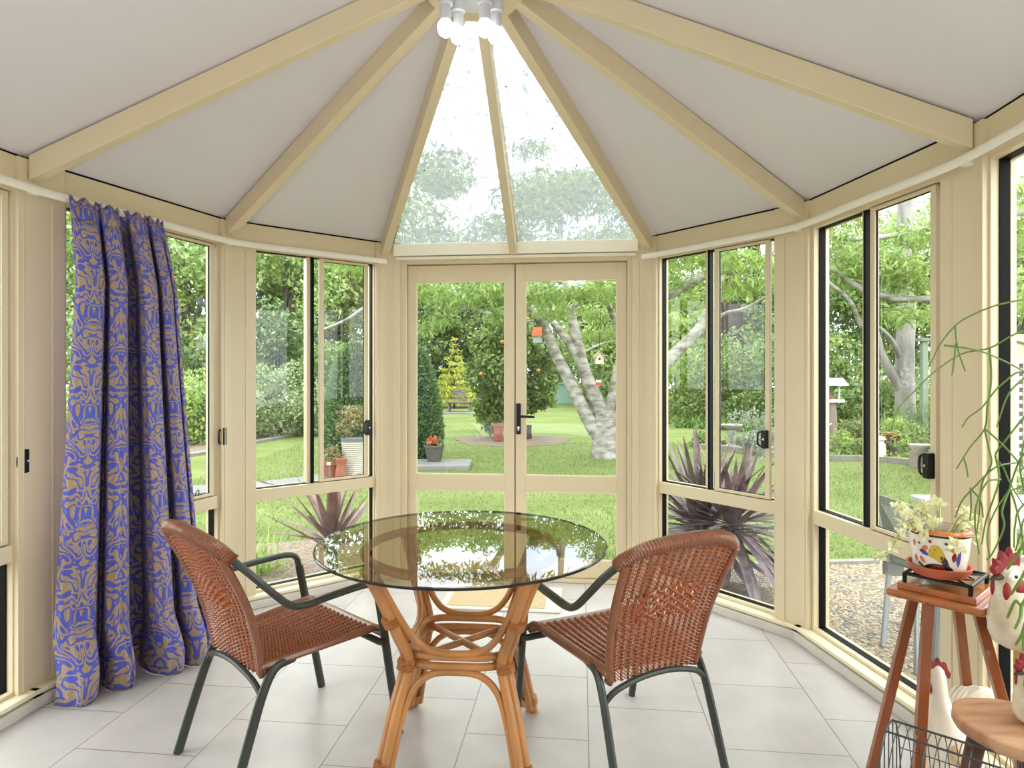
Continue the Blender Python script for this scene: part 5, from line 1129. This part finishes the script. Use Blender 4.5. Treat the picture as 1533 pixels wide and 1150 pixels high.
# ------------------------------------------------------------------ plant stand by the right windows
JAR = mat('jarrah_wood', srgb(138, 72, 32), 0.32, var=0.16, scale=9, stretch=(1, 1, 0.25), coat=0.35)
JART = mat('jarrah_top', srgb(170, 98, 48), 0.3, var=0.14, scale=7, stretch=(1, 5, 1), coat=0.35)
SC = Vector((1.342, 1.985)); SR = math.radians(-49); HS = 0.128
def stp(x, y, z): return Vector((SC.x + x * math.cos(SR) - y * math.sin(SR), SC.y + x * math.sin(SR) + y * math.cos(SR), z))
def stbox(mb, h0, z0, z1, h1=None):
    h1 = h1 or h0; mb.hexa([stp(x * h0, y * h0, z0) for x, y in R45] + [stp(x * h1, y * h1, z1) for x, y in R45])
t = thing('plant_stand', 'red-brown wooden plant stand with splayed legs by the right windows', 'plant stand', (SC.x, SC.y, 0))
mb = MB(); stbox(mb, HS, 0.64, 0.664); part('top', mb, JART, t, bevel=0.009)
mb = MB(); stbox(mb, HS * 0.8, 0.6635, 0.684); part('raised_panel', mb, JART, t, bevel=0.003)
tops = [(1.305, 2.07), (1.25, 1.925), (1.375, 1.9), (1.425, 2.06)]; feet = [(1.19, 2.13), (1.1, 1.76), (1.47, 1.77), (1.535, 2.12)]
for (a, b), (c_, d_) in zip(tops, feet):
    mb = MB(); w = 0.0135; R_ = Matrix.Rotation(SR + 0.6, 3, 'Z')
    mb.hexa([Vector((c_, d_, 0)) + R_ @ Vector((x * w, y * w, 0)) for x, y in R45] + [Vector((a, b, 0.645)) + R_ @ Vector((x * w, y * w, 0)) for x, y in R45]); part('leg', mb, JAR, t, smooth=0, bevel=0.002)
IRON = mat('cast_iron', srgb(26, 27, 30), 0.38, metal=0.5)
t = thing('trivet', 'black cast-iron trivet between the plant stand and the painted pot', 'trivet', (SC.x, SC.y, 0.684)); H = 0.086; z0, z1 = 0.706, 0.716
mb = MB()
for k in range(4):
    a, b = R45[k], R45[(k + 1) % 4]; mb.tube([stp(a[0] * H, a[1] * H, 0.711), stp(b[0] * H, b[1] * H, 0.711)], 0.0058, 6)
part('frame', mb, IRON, t); mb = MB()
for k in range(4):
    for s in (-1, 1):
        pts = [Vector((0.018 + 0.055 * f, s * 0.03 * math.sin(PI * f) * (1 - .3 * f), 0)) for f in [j / 8 for j in range(9)]]; Rk = Matrix.Rotation(k * PI / 2 + PI / 4 * 0, 3, 'Z'); mb.tube([stp(*(Rk @ p)[:2], 0.711) for p in pts], 0.003, 5)
    a = k * PI / 2 + PI / 4; mb.tube([stp(0.015 * math.cos(a), 0.015 * math.sin(a), 0.711), stp(H * 1.35 * math.cos(a), H * 1.35 * math.sin(a), 0.711)], 0.003, 5)
mb.tube([stp(0.03 * math.cos(2 * PI * j / 20), 0.03 * math.sin(2 * PI * j / 20), 0.711) for j in range(20)], 0.003, 5, closed=True)
part('scrollwork', mb, IRON, t)
for x, y in R45: mb = MB(); q = stp(x * H, y * H, 0); mb.lathe([(0, 0.684), (0.006, 0.684), (0.007, 0.712), (0, 0.712)], (q.x, q.y, 0), 10); part('foot', mb, IRON, t)
PC = Vector((SC.x - 0.03, SC.y - 0.015))
t = thing('pot_saucer', 'terracotta saucer on the black trivet', 'saucer', (PC.x, PC.y, 0.717)); mb = MB(); mb.lathe([(0, 0.7175), (0.07, 0.7175), (0.083, 0.735), (0.088, 0.748), (0.081, 0.748), (0.077, 0.735), (0.07, 0.726), (0, 0.726)], (PC.x, PC.y, 0), 40); part('dish', mb, mat('saucer_clay', srgb(188, 96, 68), 0.6, var=0.05), t)
t = thing('painted_pot', 'white pot painted with a yellow bird, pale trailing plant in it', 'pot', (PC.x, PC.y, 0.7265))
prof = [(0.0, 0.727), (0.066, 0.727), (0.069, 0.735), (0.077, 0.79), (0.082, 0.835), (0.084, 0.848), (0.082, 0.86), (0.075, 0.86), (0.073, 0.83), (0.0, 0.828)]
GLZ = mat('white_glaze', srgb(232, 226, 216), 0.12, coat=0.5); PAINT = [mat('glaze_' + n_, srgb(*c_), 0.15, coat=0.5) for n_, c_ in (('yellow', (206, 172, 52)), ('black', (30, 24, 26)), ('maroon', (130, 34, 28)), ('blue', (62, 66, 150)), ('red', (206, 74, 66)), ('orange', (214, 120, 52)), ('green', (70, 120, 74)))]
mb = MB(); mb.lathe(prof, (PC.x, PC.y, 0), 48); body = part('pot_body', mb, GLZ, t, smooth=50)
A0 = math.atan2(-PC.y, -PC.x)
def onpot(a, h):  # a: sideways metres from the front, h: height over the base; just clear of the glaze
    z = 0.727 + h; r = float(np.interp(z, [p_[1] for p_ in prof[1:7]], [p_[0] for p_ in prof[1:7]])) + 0.0007; th = A0 + a / 0.084
    return (PC.x + r * math.cos(th), PC.y + r * math.sin(th), z)
mb = MB()
def patch(ci, pts, n=5):
    mb.cur = ci; pp = [Vector((a, h, 0)) for a, h in pts]; pp = catmull(pp, n, True); c_ = sum(pp, Vector()) / len(pp); m_ = len(pp); vs = []
    for f in (1.0, 0.66, 0.33):
        vs += [onpot(*(c_ + (p - c_) * f)[:2]) for p in pp]
    vs.append(onpot(c_.x, c_.y)); fs = []
    for L_ in range(2): fs += [(L_ * m_ + i, L_ * m_ + (i + 1) % m_, (L_ + 1) * m_ + (i + 1) % m_, (L_ + 1) * m_ + i) for i in range(m_)]
    fs += [(2 * m_ + i, 2 * m_ + (i + 1) % m_, 3 * m_) for i in range(m_)]; mb.add(vs, fs)
patch(1, [(-.045, .022), (-.02, .035), (.02, .034), (.042, .022), (.03, .006), (-.035, .006)]); patch(0, [(-.03, .07), (-.018, .092), (.0, .09), (.014, .07), (.02, .045), (.004, .04), (-.012, .05), (-.028, .056)]); patch(2, [(-.034, .012), (-.02, .03), (.0, .034), (.02, .028), (.03, .012), (.0, .016)])
patch(1, [(.004, .06), (.02, .055), (.032, .03), (.045, .018), (.02, .02), (.008, .04)]); patch(5, [(-.05, .075), (-.04, .088), (-.03, .085), (-.034, .074)]); patch(3, [(-.058, .07), (-.048, .074), (-.036, .07), (-.03, .058), (-.046, .06)])
patch(3, [(.05, .05), (.06, .085), (.065, .06), (.06, .03)]); patch(4, [(-.082, .088), (-.075, .1), (-.07, .09), (-.075, .078)]); patch(4, [(-.082, .04), (-.074, .055), (-.068, .04), (-.076, .03)]); patch(5, [(-.06, .045), (-.052, .052), (-.04, .035), (-.05, .034)])
patch(6, [(-.07, .03), (-.06, .034), (-.045, .02), (-.06, .02)]); patch(2, [(.035, .06), (.045, .075), (.05, .055), (.042, .045)]); patch(5, [(.03, .08), (.04, .088), (.042, .074)]); patch(6, [(-.062, .09), (-.056, .096), (-.052, .088)]); patch(6, [(.035, .1), (.042, .104), (.044, .096)]); patch(1, [(.012, .1), (.02, .104), (.022, .096)]); patch(2, [(-.03, .104), (-.02, .106), (-.022, .096)])
mb.cur = 1; mb.lathe([(0.0842, 0.843), (0.0855, 0.846), (0.0855, 0.848), (0.084, 0.849)], (PC.x, PC.y, 0), 48, caps=False); mb.lathe([(0.068, 0.7325), (0.0706, 0.734), (0.0722, 0.742), (0.0705, 0.742)], (PC.x, PC.y, 0), 48, caps=False)
mb.cur = 5; mb.lathe([(0.0848, 0.85), (0.0852, 0.855), (0.083, 0.861), (0.076, 0.8612)], (PC.x, PC.y, 0), 48, caps=False)
mb.cur = 1; patch(1, [(-.014, .079), (-.011, .081), (-.009, .079), (-.011, .077)], 3)
part('painted_bird', mb, PAINT, t, smooth=50, label='painted yellow bird and flowers')
mb = MB(); mb.lathe([(0, 0.834), (0.073, 0.832)], (PC.x, PC.y, 0), 24); part('soil', mb, mat('potting_bark', srgb(120, 62, 44), 0.95, var=0.4, scale=60, bump=1), t)
LM['cream'] = leafmat('leaf_cream', srgb(214, 214, 150), srgb(246, 244, 214), 0.35); r = random.Random(3); STEM = mat('pale_stem', srgb(172, 176, 112), 0.5); st = MB(); bl = []
trail = catmull([Vector((PC.x - 0.07, PC.y, 0.84)), Vector((PC.x - 0.10, PC.y - .02, 0.875)), Vector((PC.x - 0.135, PC.y - .03, 0.86)), Vector((PC.x - 0.18, PC.y - .05, 0.80)), Vector((PC.x - 0.215, PC.y - .06, 0.785))], 8); st.tube(trail, 0.0028, 6); bl.append(((*trail[-1],), (.012, .012, .012)))
for k in range(5): bl.append(((*trail[6 + 4 * k],), (.012, .012, .012)))
for k in range(16):
    a = r.uniform(0, 2 * PI); R_ = r.uniform(0.05, 0.13); h = r.uniform(-0.01, 0.06) - (0.05 if R_ > .11 else 0); a_ = Vector((PC.x + .03 * math.cos(a), PC.y + .03 * math.sin(a), 0.83)); b_ = Vector((PC.x + R_ * math.cos(a), PC.y + R_ * math.sin(a), 0.865 + h)); st.tube(catmull([a_, (a_ + b_) / 2 + Vector((0, 0, .02)), b_], 5), 0.0022, 5); bl.append(((*b_,), (.016, .016, .014)))
part('stem', st, STEM, t); v, f = leafcloud(bl, 330, 0.024, 0.65, 0, 0.2, 0.8, 3); nppart('foliage', v, f, LMAT('cream'), t)

# ------------------------------------------------------------------ roosters and hen
CREAMW = mat('worn_cream_paint', srgb(228, 220, 200), 0.55, col2=srgb(196, 176, 142), scale=16, bump=0.15); RED = mat('worn_red_paint', srgb(134, 26, 32), 0.45, var=0.2, scale=20); DARKB = mat('dark_beak', srgb(70, 50, 36), 0.5); EYEM = mat('eye_black', srgb(12, 12, 14), 0.2); WOODL = mat('stool_wood', srgb(206, 160, 122), 0.55, col2=srgb(170, 120, 86), scale=5, stretch=(1, 5, 1), bump=0.15); WOODD = mat('dark_wood', srgb(92, 58, 40), 0.5, var=0.15, scale=10)
def loft(mb, rings, seg=18):
    vs = []; fs = []
    for c_, rx, ry, tilt in rings:
        for k in range(seg):
            a = 2 * PI * k / seg; vs.append(Vector(c_) + Vector((rx * math.cos(a) * math.cos(tilt), ry * math.sin(a), rx * math.cos(a) * math.sin(tilt))))
    for i in range(len(rings) - 1):
        for k in range(seg): fs.append((i * seg + k, i * seg + (k + 1) % seg, (i + 1) * seg + (k + 1) % seg, (i + 1) * seg + k))
    fs += [tuple(range(seg))[::-1], tuple((len(rings) - 1) * seg + k for k in range(seg))]; mb.add(vs, fs)
def rooster(name, label, c, s, yaw=0.0, perch=None, tall=1.0):
    """c: foot of the body; faces left; s: height from the foot to the eye"""
    t = thing(name, label, 'ornament', tuple(c), rz=yaw); L = lambda x, y, z: Vector((x * s, y * s, z * s)); mb = MB()
    rings = [((0.10, 0, 0.0), .20, .20, 0), ((0.12, 0, .08), .34, .30, .05), ((0.12, 0, .25), .40, .35, .15), ((0.06, 0, .45), .36, .31, .1), ((-.02, 0, .62), .25, .24, -.05), ((-.06, 0, .78), .19, .19, -.1), ((-.08, 0, .92), .17, .165, -.1), ((-.085, 0, 1.04), .15, .15, -.1), ((-.07, 0, 1.13), .09, .09, 0)]
    loft(mb, [(L(*a), b * s, d * s, e) for a, b, d, e in rings], 20); b_ = part('body', mb, CREAMW, t, local=True, smooth=70)
    o_ = [(-.02, .1), (-.14, .12), (-.26, .06), (-.31, .12), (-.33, .0), (-.36, -.02), (-.3, -.1), (-.22, -.05)]
    comb = [(-.33, 0, 1.0), (-.37, 0, 1.1), (-.32, 0, 1.14), (-.33, 0, 1.24), (-.25, 0, 1.2), (-.21, 0, 1.34), (-.13, 0, 1.24), (-.07, 0, 1.38), (-.01, 0, 1.24), (.08, 0, 1.3), (.08, 0, 1.14), (.02, 0, 1.08), (-.1, 0, 1.12), (-.2, 0, 1.06)]
    mb = MB(); mb.poly3([L(x, -.045, z) for x, y, z in comb], L(0, .09, 0)); part('comb', mb, RED, t, local=True, smooth=0, bevel=0.006 * s / .2)
    mb = MB(); loft(mb, [(L(-.2, 0, .985), .05 * s, .075 * s, PI / 2), (L(-.3, 0, .97), .035 * s, .05 * s, PI / 2), (L(-.39, 0, .94), .006 * s, .008 * s, PI / 2)], 10); part('beak', mb, DARKB, t, local=True)
    for sy in (-1, 1):
        mb = MB(); mb.ell(L(-.19, sy * .09, .8), (.075 * s, .045 * s, .14 * s), 12, 8); mb.ell(L(-.06, sy * .15, .86), (.1 * s, .04 * s, .12 * s), 12, 8); part('wattle', mb, RED, t, local=True)
        mb = MB(); mb.ell(L(-.12, sy * .115, 1.01), (.1 * s, .045 * s, .085 * s), 14, 8); f_ = part('face_patch', mb, WHITEP, t, local=True, smooth=180); mb = MB(); mb.ell(L(-.135, sy * .15, 1.015), (.032 * s, .018 * s, .028 * s), 10, 6); part('eye', mb, EYEM, f_, local=True)
        mb = MB(); mb.ell(L(.2, sy * .31, .32), (.26 * s, .07 * s, .17 * s), 14, 8, Matrix.Rotation(.4, 3, 'Y')); part('wing', mb, CREAMW, t, local=True, smooth=180)
    mb = MB()
    for k in range(6):
        a = .35 + .16 * k; pts = catmull([L(.34, 0, .3), L(.34 + .42 * math.cos(a), (k - 2.5) * .03, .3 + .55 * math.sin(a)), L(.4 + .75 * math.cos(a), (k - 2.5) * .06, .28 + .7 * math.sin(a))], 5); mb.tube(pts, [.07 * s] * (len(pts) - 2) + [.045 * s, .01 * s], 8, ell=(1, .45))
    part('tail', mb, mat('tail_cream_tan', srgb(226, 208, 184), 0.5, col2=srgb(178, 132, 96), scale=26), t, local=True)
    if perch: perch(t)
    return t
# stool with a slab seat, small rooster on it
t = thing('wooden_stool', 'low stool with a round pale-grained slab seat in the bottom right corner', 'stool', (1.262, 1.61, 0)); mb = MB(); rr = random.Random(2)
ring = [(0.131 * (1 + .03 * math.sin(3 * a + 1) + .015 * math.sin(7 * a))) for a in [2 * PI * k / 40 for k in range(40)]]
vs = []
for z, f in ((.415, .8), (.42, .93), (.436, 1.0), (.452, .985), (.456, .95)): vs += [Vector((1.262 + ring[k] * f * math.cos(2 * PI * k / 40), 1.61 + ring[k] * f * math.sin(2 * PI * k / 40), z)) for k in range(40)]
mb.add(vs, [(i * 40 + k, i * 40 + (k + 1) % 40, (i + 1) * 40 + (k + 1) % 40, (i + 1) * 40 + k) for i in range(4) for k in range(40)] + [tuple(range(40))[::-1], tuple(160 + k for k in range(40))]); part('seat', mb, WOODL, t, smooth=40)
for a in (2.75, 4.85, .65): mb = MB(); mb.tube([(1.262 + .075 * math.cos(a), 1.61 + .075 * math.sin(a), .42), (1.262 + .15 * math.cos(a), 1.61 + .15 * math.sin(a), 0)], [.022, .016], 10); part('leg', mb, WOODD, t)
rooster('rooster_figurine', 'smaller cream rooster ornament standing on the round stool', (1.297, 1.60, .456), .135, 0.15)
def post(t):
    mb = MB(); mb.tube([(0.02, 0, 0.01), (0.02, 0, -.545)], .014, 12); part('post', mb, mat('bamboo_post', srgb(190, 156, 100), .5), t, local=True); mb = MB(); mb.lathe([(0, -.57), (.07, -.57), (.07, -.55), (.03, -.54), (0, -.54)], (0.02, 0, 0), 24); part('base', mb, WOODD, t, local=True)
rooster('rooster_figurine', 'larger cream rooster ornament on a post behind the stool', (1.392, 1.78, .57), .205, 0.2, post)
# white hen on the floor behind the stand
X, Y = 1.41, 2.06
t = thing('hen_ornament', 'white ceramic hen with red comb on the floor behind the plant stand', 'ornament', (X, Y, 0)); HW = mat('white_ceramic', srgb(236, 226, 208), .35, var=.06, scale=14, coat=.3); mb = MB()
loft(mb, [((X, Y, .0), .06, .05, 0), ((X, Y, .02), .085, .06, 0), ((X + .005, Y, .1), .095, .065, 0), ((X, Y, .18), .085, .06, 0), ((X - .012, Y, .23), .06, .05, -.4), ((X - .03, Y, .27), .036, .034, -.4), ((X - .04, Y, .31), .027, .027, -.2), ((X - .045, Y, .35), .027, .026, 0), ((X - .047, Y, .38), .022, .022, 0), ((X - .047, Y, .396), .008, .008, 0)]); part('body', mb, HW, t, smooth=70)
mb = MB()
for k in range(5): mb.tube(catmull([(X + .02, Y + (k - 2) * .012, .15), (X + .04, Y + (k - 2) * .016, .25), (X + .07, Y + (k - 2) * .02, .322 - .01 * k), (X + .115, Y + (k - 2) * .022, .29 - .025 * k)], 5), [.03, .03, .032, .034, .034, .034, .033, .032, .03, .03, .028, .026, .024, .02, .016, .006], 9, ell=(1, .55))
part('tail', mb, HW, t); mb = MB(); mb.poly3([(X + a, Y - .007, z) for a, z in ((-.072, .385), (-.066, .414), (-.054, .406), (-.042, .42), (-.032, .402), (-.018, .404), (-.012, .382), (-.002, .37), (-.008, .35), (-.03, .385))], (0, .014, 0)); part('comb', mb, RED, t, smooth=0, bevel=.003)
mb = MB(); mb.ell((X - .074, Y, .325), (.013, .011, .024), 10, 7); part('wattle', mb, RED, t); mb = MB(); loft(mb, [((X - .068, Y, .362), .009, .01, PI / 2), ((X - .094, Y, .356), .002, .002, PI / 2)], 8); part('beak', mb, mat('beak_yellow', srgb(206, 150, 70), .5), t)
for sy in (-1, 1): mb = MB(); mb.ell((X + .015, Y + sy * .06, .14), (.06, .018, .045), 12, 8); part('wing', mb, mat('wing_tan', srgb(214, 180, 134), .4, col2=srgb(236, 224, 204), scale=20), t, smooth=180)

# ------------------------------------------------------------------ wire cage, bottom right
WIRE = mat('dark_wire', srgb(84, 84, 86), .35, metal=.6); A2, B2 = Vector((.975, 1.66)), Vector((1.29, 1.385)); d2 = (B2 - A2).normalized(); p2 = Vector((d2.y, -d2.x)); LEN = (B2 - A2).length
t = thing('wire_basket', 'dark arched wire basket lying in front of the stool and plant stand', 'basket', ((A2.x + B2.x) / 2, (A2.y + B2.y) / 2, 0)); PF = [(-.16, .005), (-.158, .18), (-.14, .30), (-.095, .385), (-.035, .418), (.035, .418), (.095, .385), (.14, .30), (.158, .18), (.16, .005)]
def cg(s, w, z): q = A2 + d2 * s + p2 * w; return Vector((q.x, q.y, z))
for k in range(20):
    s0 = LEN * k / 19; lean = .0 if k in (0, 19) else .03; mb = MB(); mb.tube(catmull([cg(s0 + lean * (.42 - z) * (1 if w < 0 else -1), w, z) for w, z in PF], 5), .0022 if k in (0, 19) else .0013, 6); part('rib', mb, WIRE, t)
for w, z, r in ((-.035, .42, .003), (.035, .42, .003), (-.14, .302, .0016), (.14, .302, .0016), (-.158, .18, .0016), (.158, .18, .0016), (-.16, .006, .0036), (.16, .006, .0036)):
    mb = MB(); mb.tube([cg(0, w, z), cg(LEN, w, z)], r, 6); part('rail', mb, WIRE, t)
for s0 in (0, LEN):
    for w in (-.1, -.05, 0, .05, .1): mb = MB(); mb.tube([cg(s0, w, .006), cg(s0, w, float(np.interp(w, [a for a, b in PF], [b for a, b in PF])))], .0018, 6); part('end_bar', mb, WIRE, t)

# ------------------------------------------------------------------ hanging plant, upper right
t = thing('hanging_plant', 'leafless green-stemmed hanging plant trailing in from the right edge', 'plant', (1.44, 1.62, 1.58)); GS = leafmat('green_stem', srgb(86, 122, 42), srgb(140, 176, 78), .15, .4)
mb = MB(); mb.lathe([(0, 1.46), (.07, 1.46), (.1, 1.58), (.105, 1.6), (.09, 1.6), (0, 1.57)], (1.46, 1.62, 0), 24); part('pot_body', mb, TERRA, t)
mb = MB(); mb.tube([(1.46, 1.62, 1.58), (1.46, 1.62, 2.35)], .003, 5); part('hanger', mb, BLACKM, t)
stems = [([(1605, 470), (1560, 448), (1500, 455), (1455, 472), (1430, 488), (1408, 515), (1393, 545)], 1.6), ([(1606, 500), (1560, 490), (1520, 500), (1482, 521), (1440, 530), (1400, 556), (1370, 585), (1345, 612), (1335, 640)], 1.62), ([(1413, 517), (1450, 522), (1482, 531), (1533, 556), (1570, 580)], 1.58), ([(1430, 488), (1432, 510), (1436, 530), (1445, 556)], 1.6), ([(1431, 515), (1428, 545), (1425, 562)], 1.6),
         ([(1482, 521), (1484, 570), (1478, 610), (1474, 642), (1452, 670), (1432, 702)], 1.6), ([(1443, 686), (1447, 700), (1449, 714)], 1.6), ([(1474, 642), (1480, 670), (1484, 695), (1470, 725), (1466, 770), (1462, 800)], 1.58), ([(1475, 642), (1500, 665), (1525, 692), (1560, 730)], 1.57), ([(1606, 560), (1560, 600), (1533, 625), (1505, 660), (1490, 682), (1502, 700), (1513, 725), (1533, 758)], 1.55), ([(1490, 682), (1496, 715), (1488, 745), (1476, 780), (1470, 815)], 1.55),
         ([(1606, 620), (1560, 655), (1533, 680), (1525, 692), (1513, 725), (1510, 735), (1490, 765), (1478, 800), (1482, 835)], 1.5), ([(1525, 692), (1490, 700), (1460, 728), (1440, 750), (1430, 775)], 1.58), ([(1453, 731), (1454, 755), (1452, 780)], 1.58), ([(1453, 731), (1468, 750), (1472, 775)], 1.58), ([(1513, 735), (1520, 755), (1528, 790), (1533, 830)], 1.48), ([(1606, 690), (1545, 722), (1512, 735)], 1.5), ([(1498, 718), (1478, 722), (1462, 755), (1460, 790), (1466, 830)], 1.52), ([(1510, 735), (1500, 765), (1503, 790), (1485, 830), (1477, 838)], 1.52),
         ([(1606, 600), (1545, 640), (1528, 690), (1530, 720), (1540, 760)], 1.5), ([(1606, 640), (1540, 560), (1500, 575), (1470, 610), (1450, 625), (1440, 640)], 1.62), ([(1540, 560), (1510, 590), (1492, 640)], 1.6), ([(1606, 760), (1560, 790), (1533, 815), (1520, 835), (1508, 852)], 1.38), ([(1606, 800), (1545, 845), (1528, 868), (1514, 890)], 1.36), ([(1606, 830), (1550, 875), (1530, 905), (1520, 900), (1508, 925)], 1.36), ([(1530, 905), (1527, 925), (1519, 942)], 1.36), ([(1606, 880), (1545, 920), (1530, 950), (1521, 965)], 1.36), ([(1540, 925), (1533, 950), (1532, 975)], 1.36), ([(1606, 740), (1540, 770), (1528, 800), (1520, 825)], 1.42), ([(1606, 700), (1533, 755), (1520, 785), (1518, 820)], 1.45)]
for pts, y in stems:
    mb = MB(); thick = 0.0034 if y < 1.4 else 0.0022; pp = catmull([P(u, v, y - 0.03 * math.sin(i)) for i, (u, v) in enumerate(pts)], 5); mb.tube(pp, [thick * (1.1 - .4 * i / len(pp)) for i in range(len(pp))], 7)
    if pts[0][0] > 1590: mb.tube(catmull([Vector((1.46, 1.62, 1.585)), Vector((1.5, 1.6, 1.62 if pts[0][1] < 520 else 1.5)), pp[0]], 5), thick, 6)
    part('stem', mb, GS, t, smooth=80)
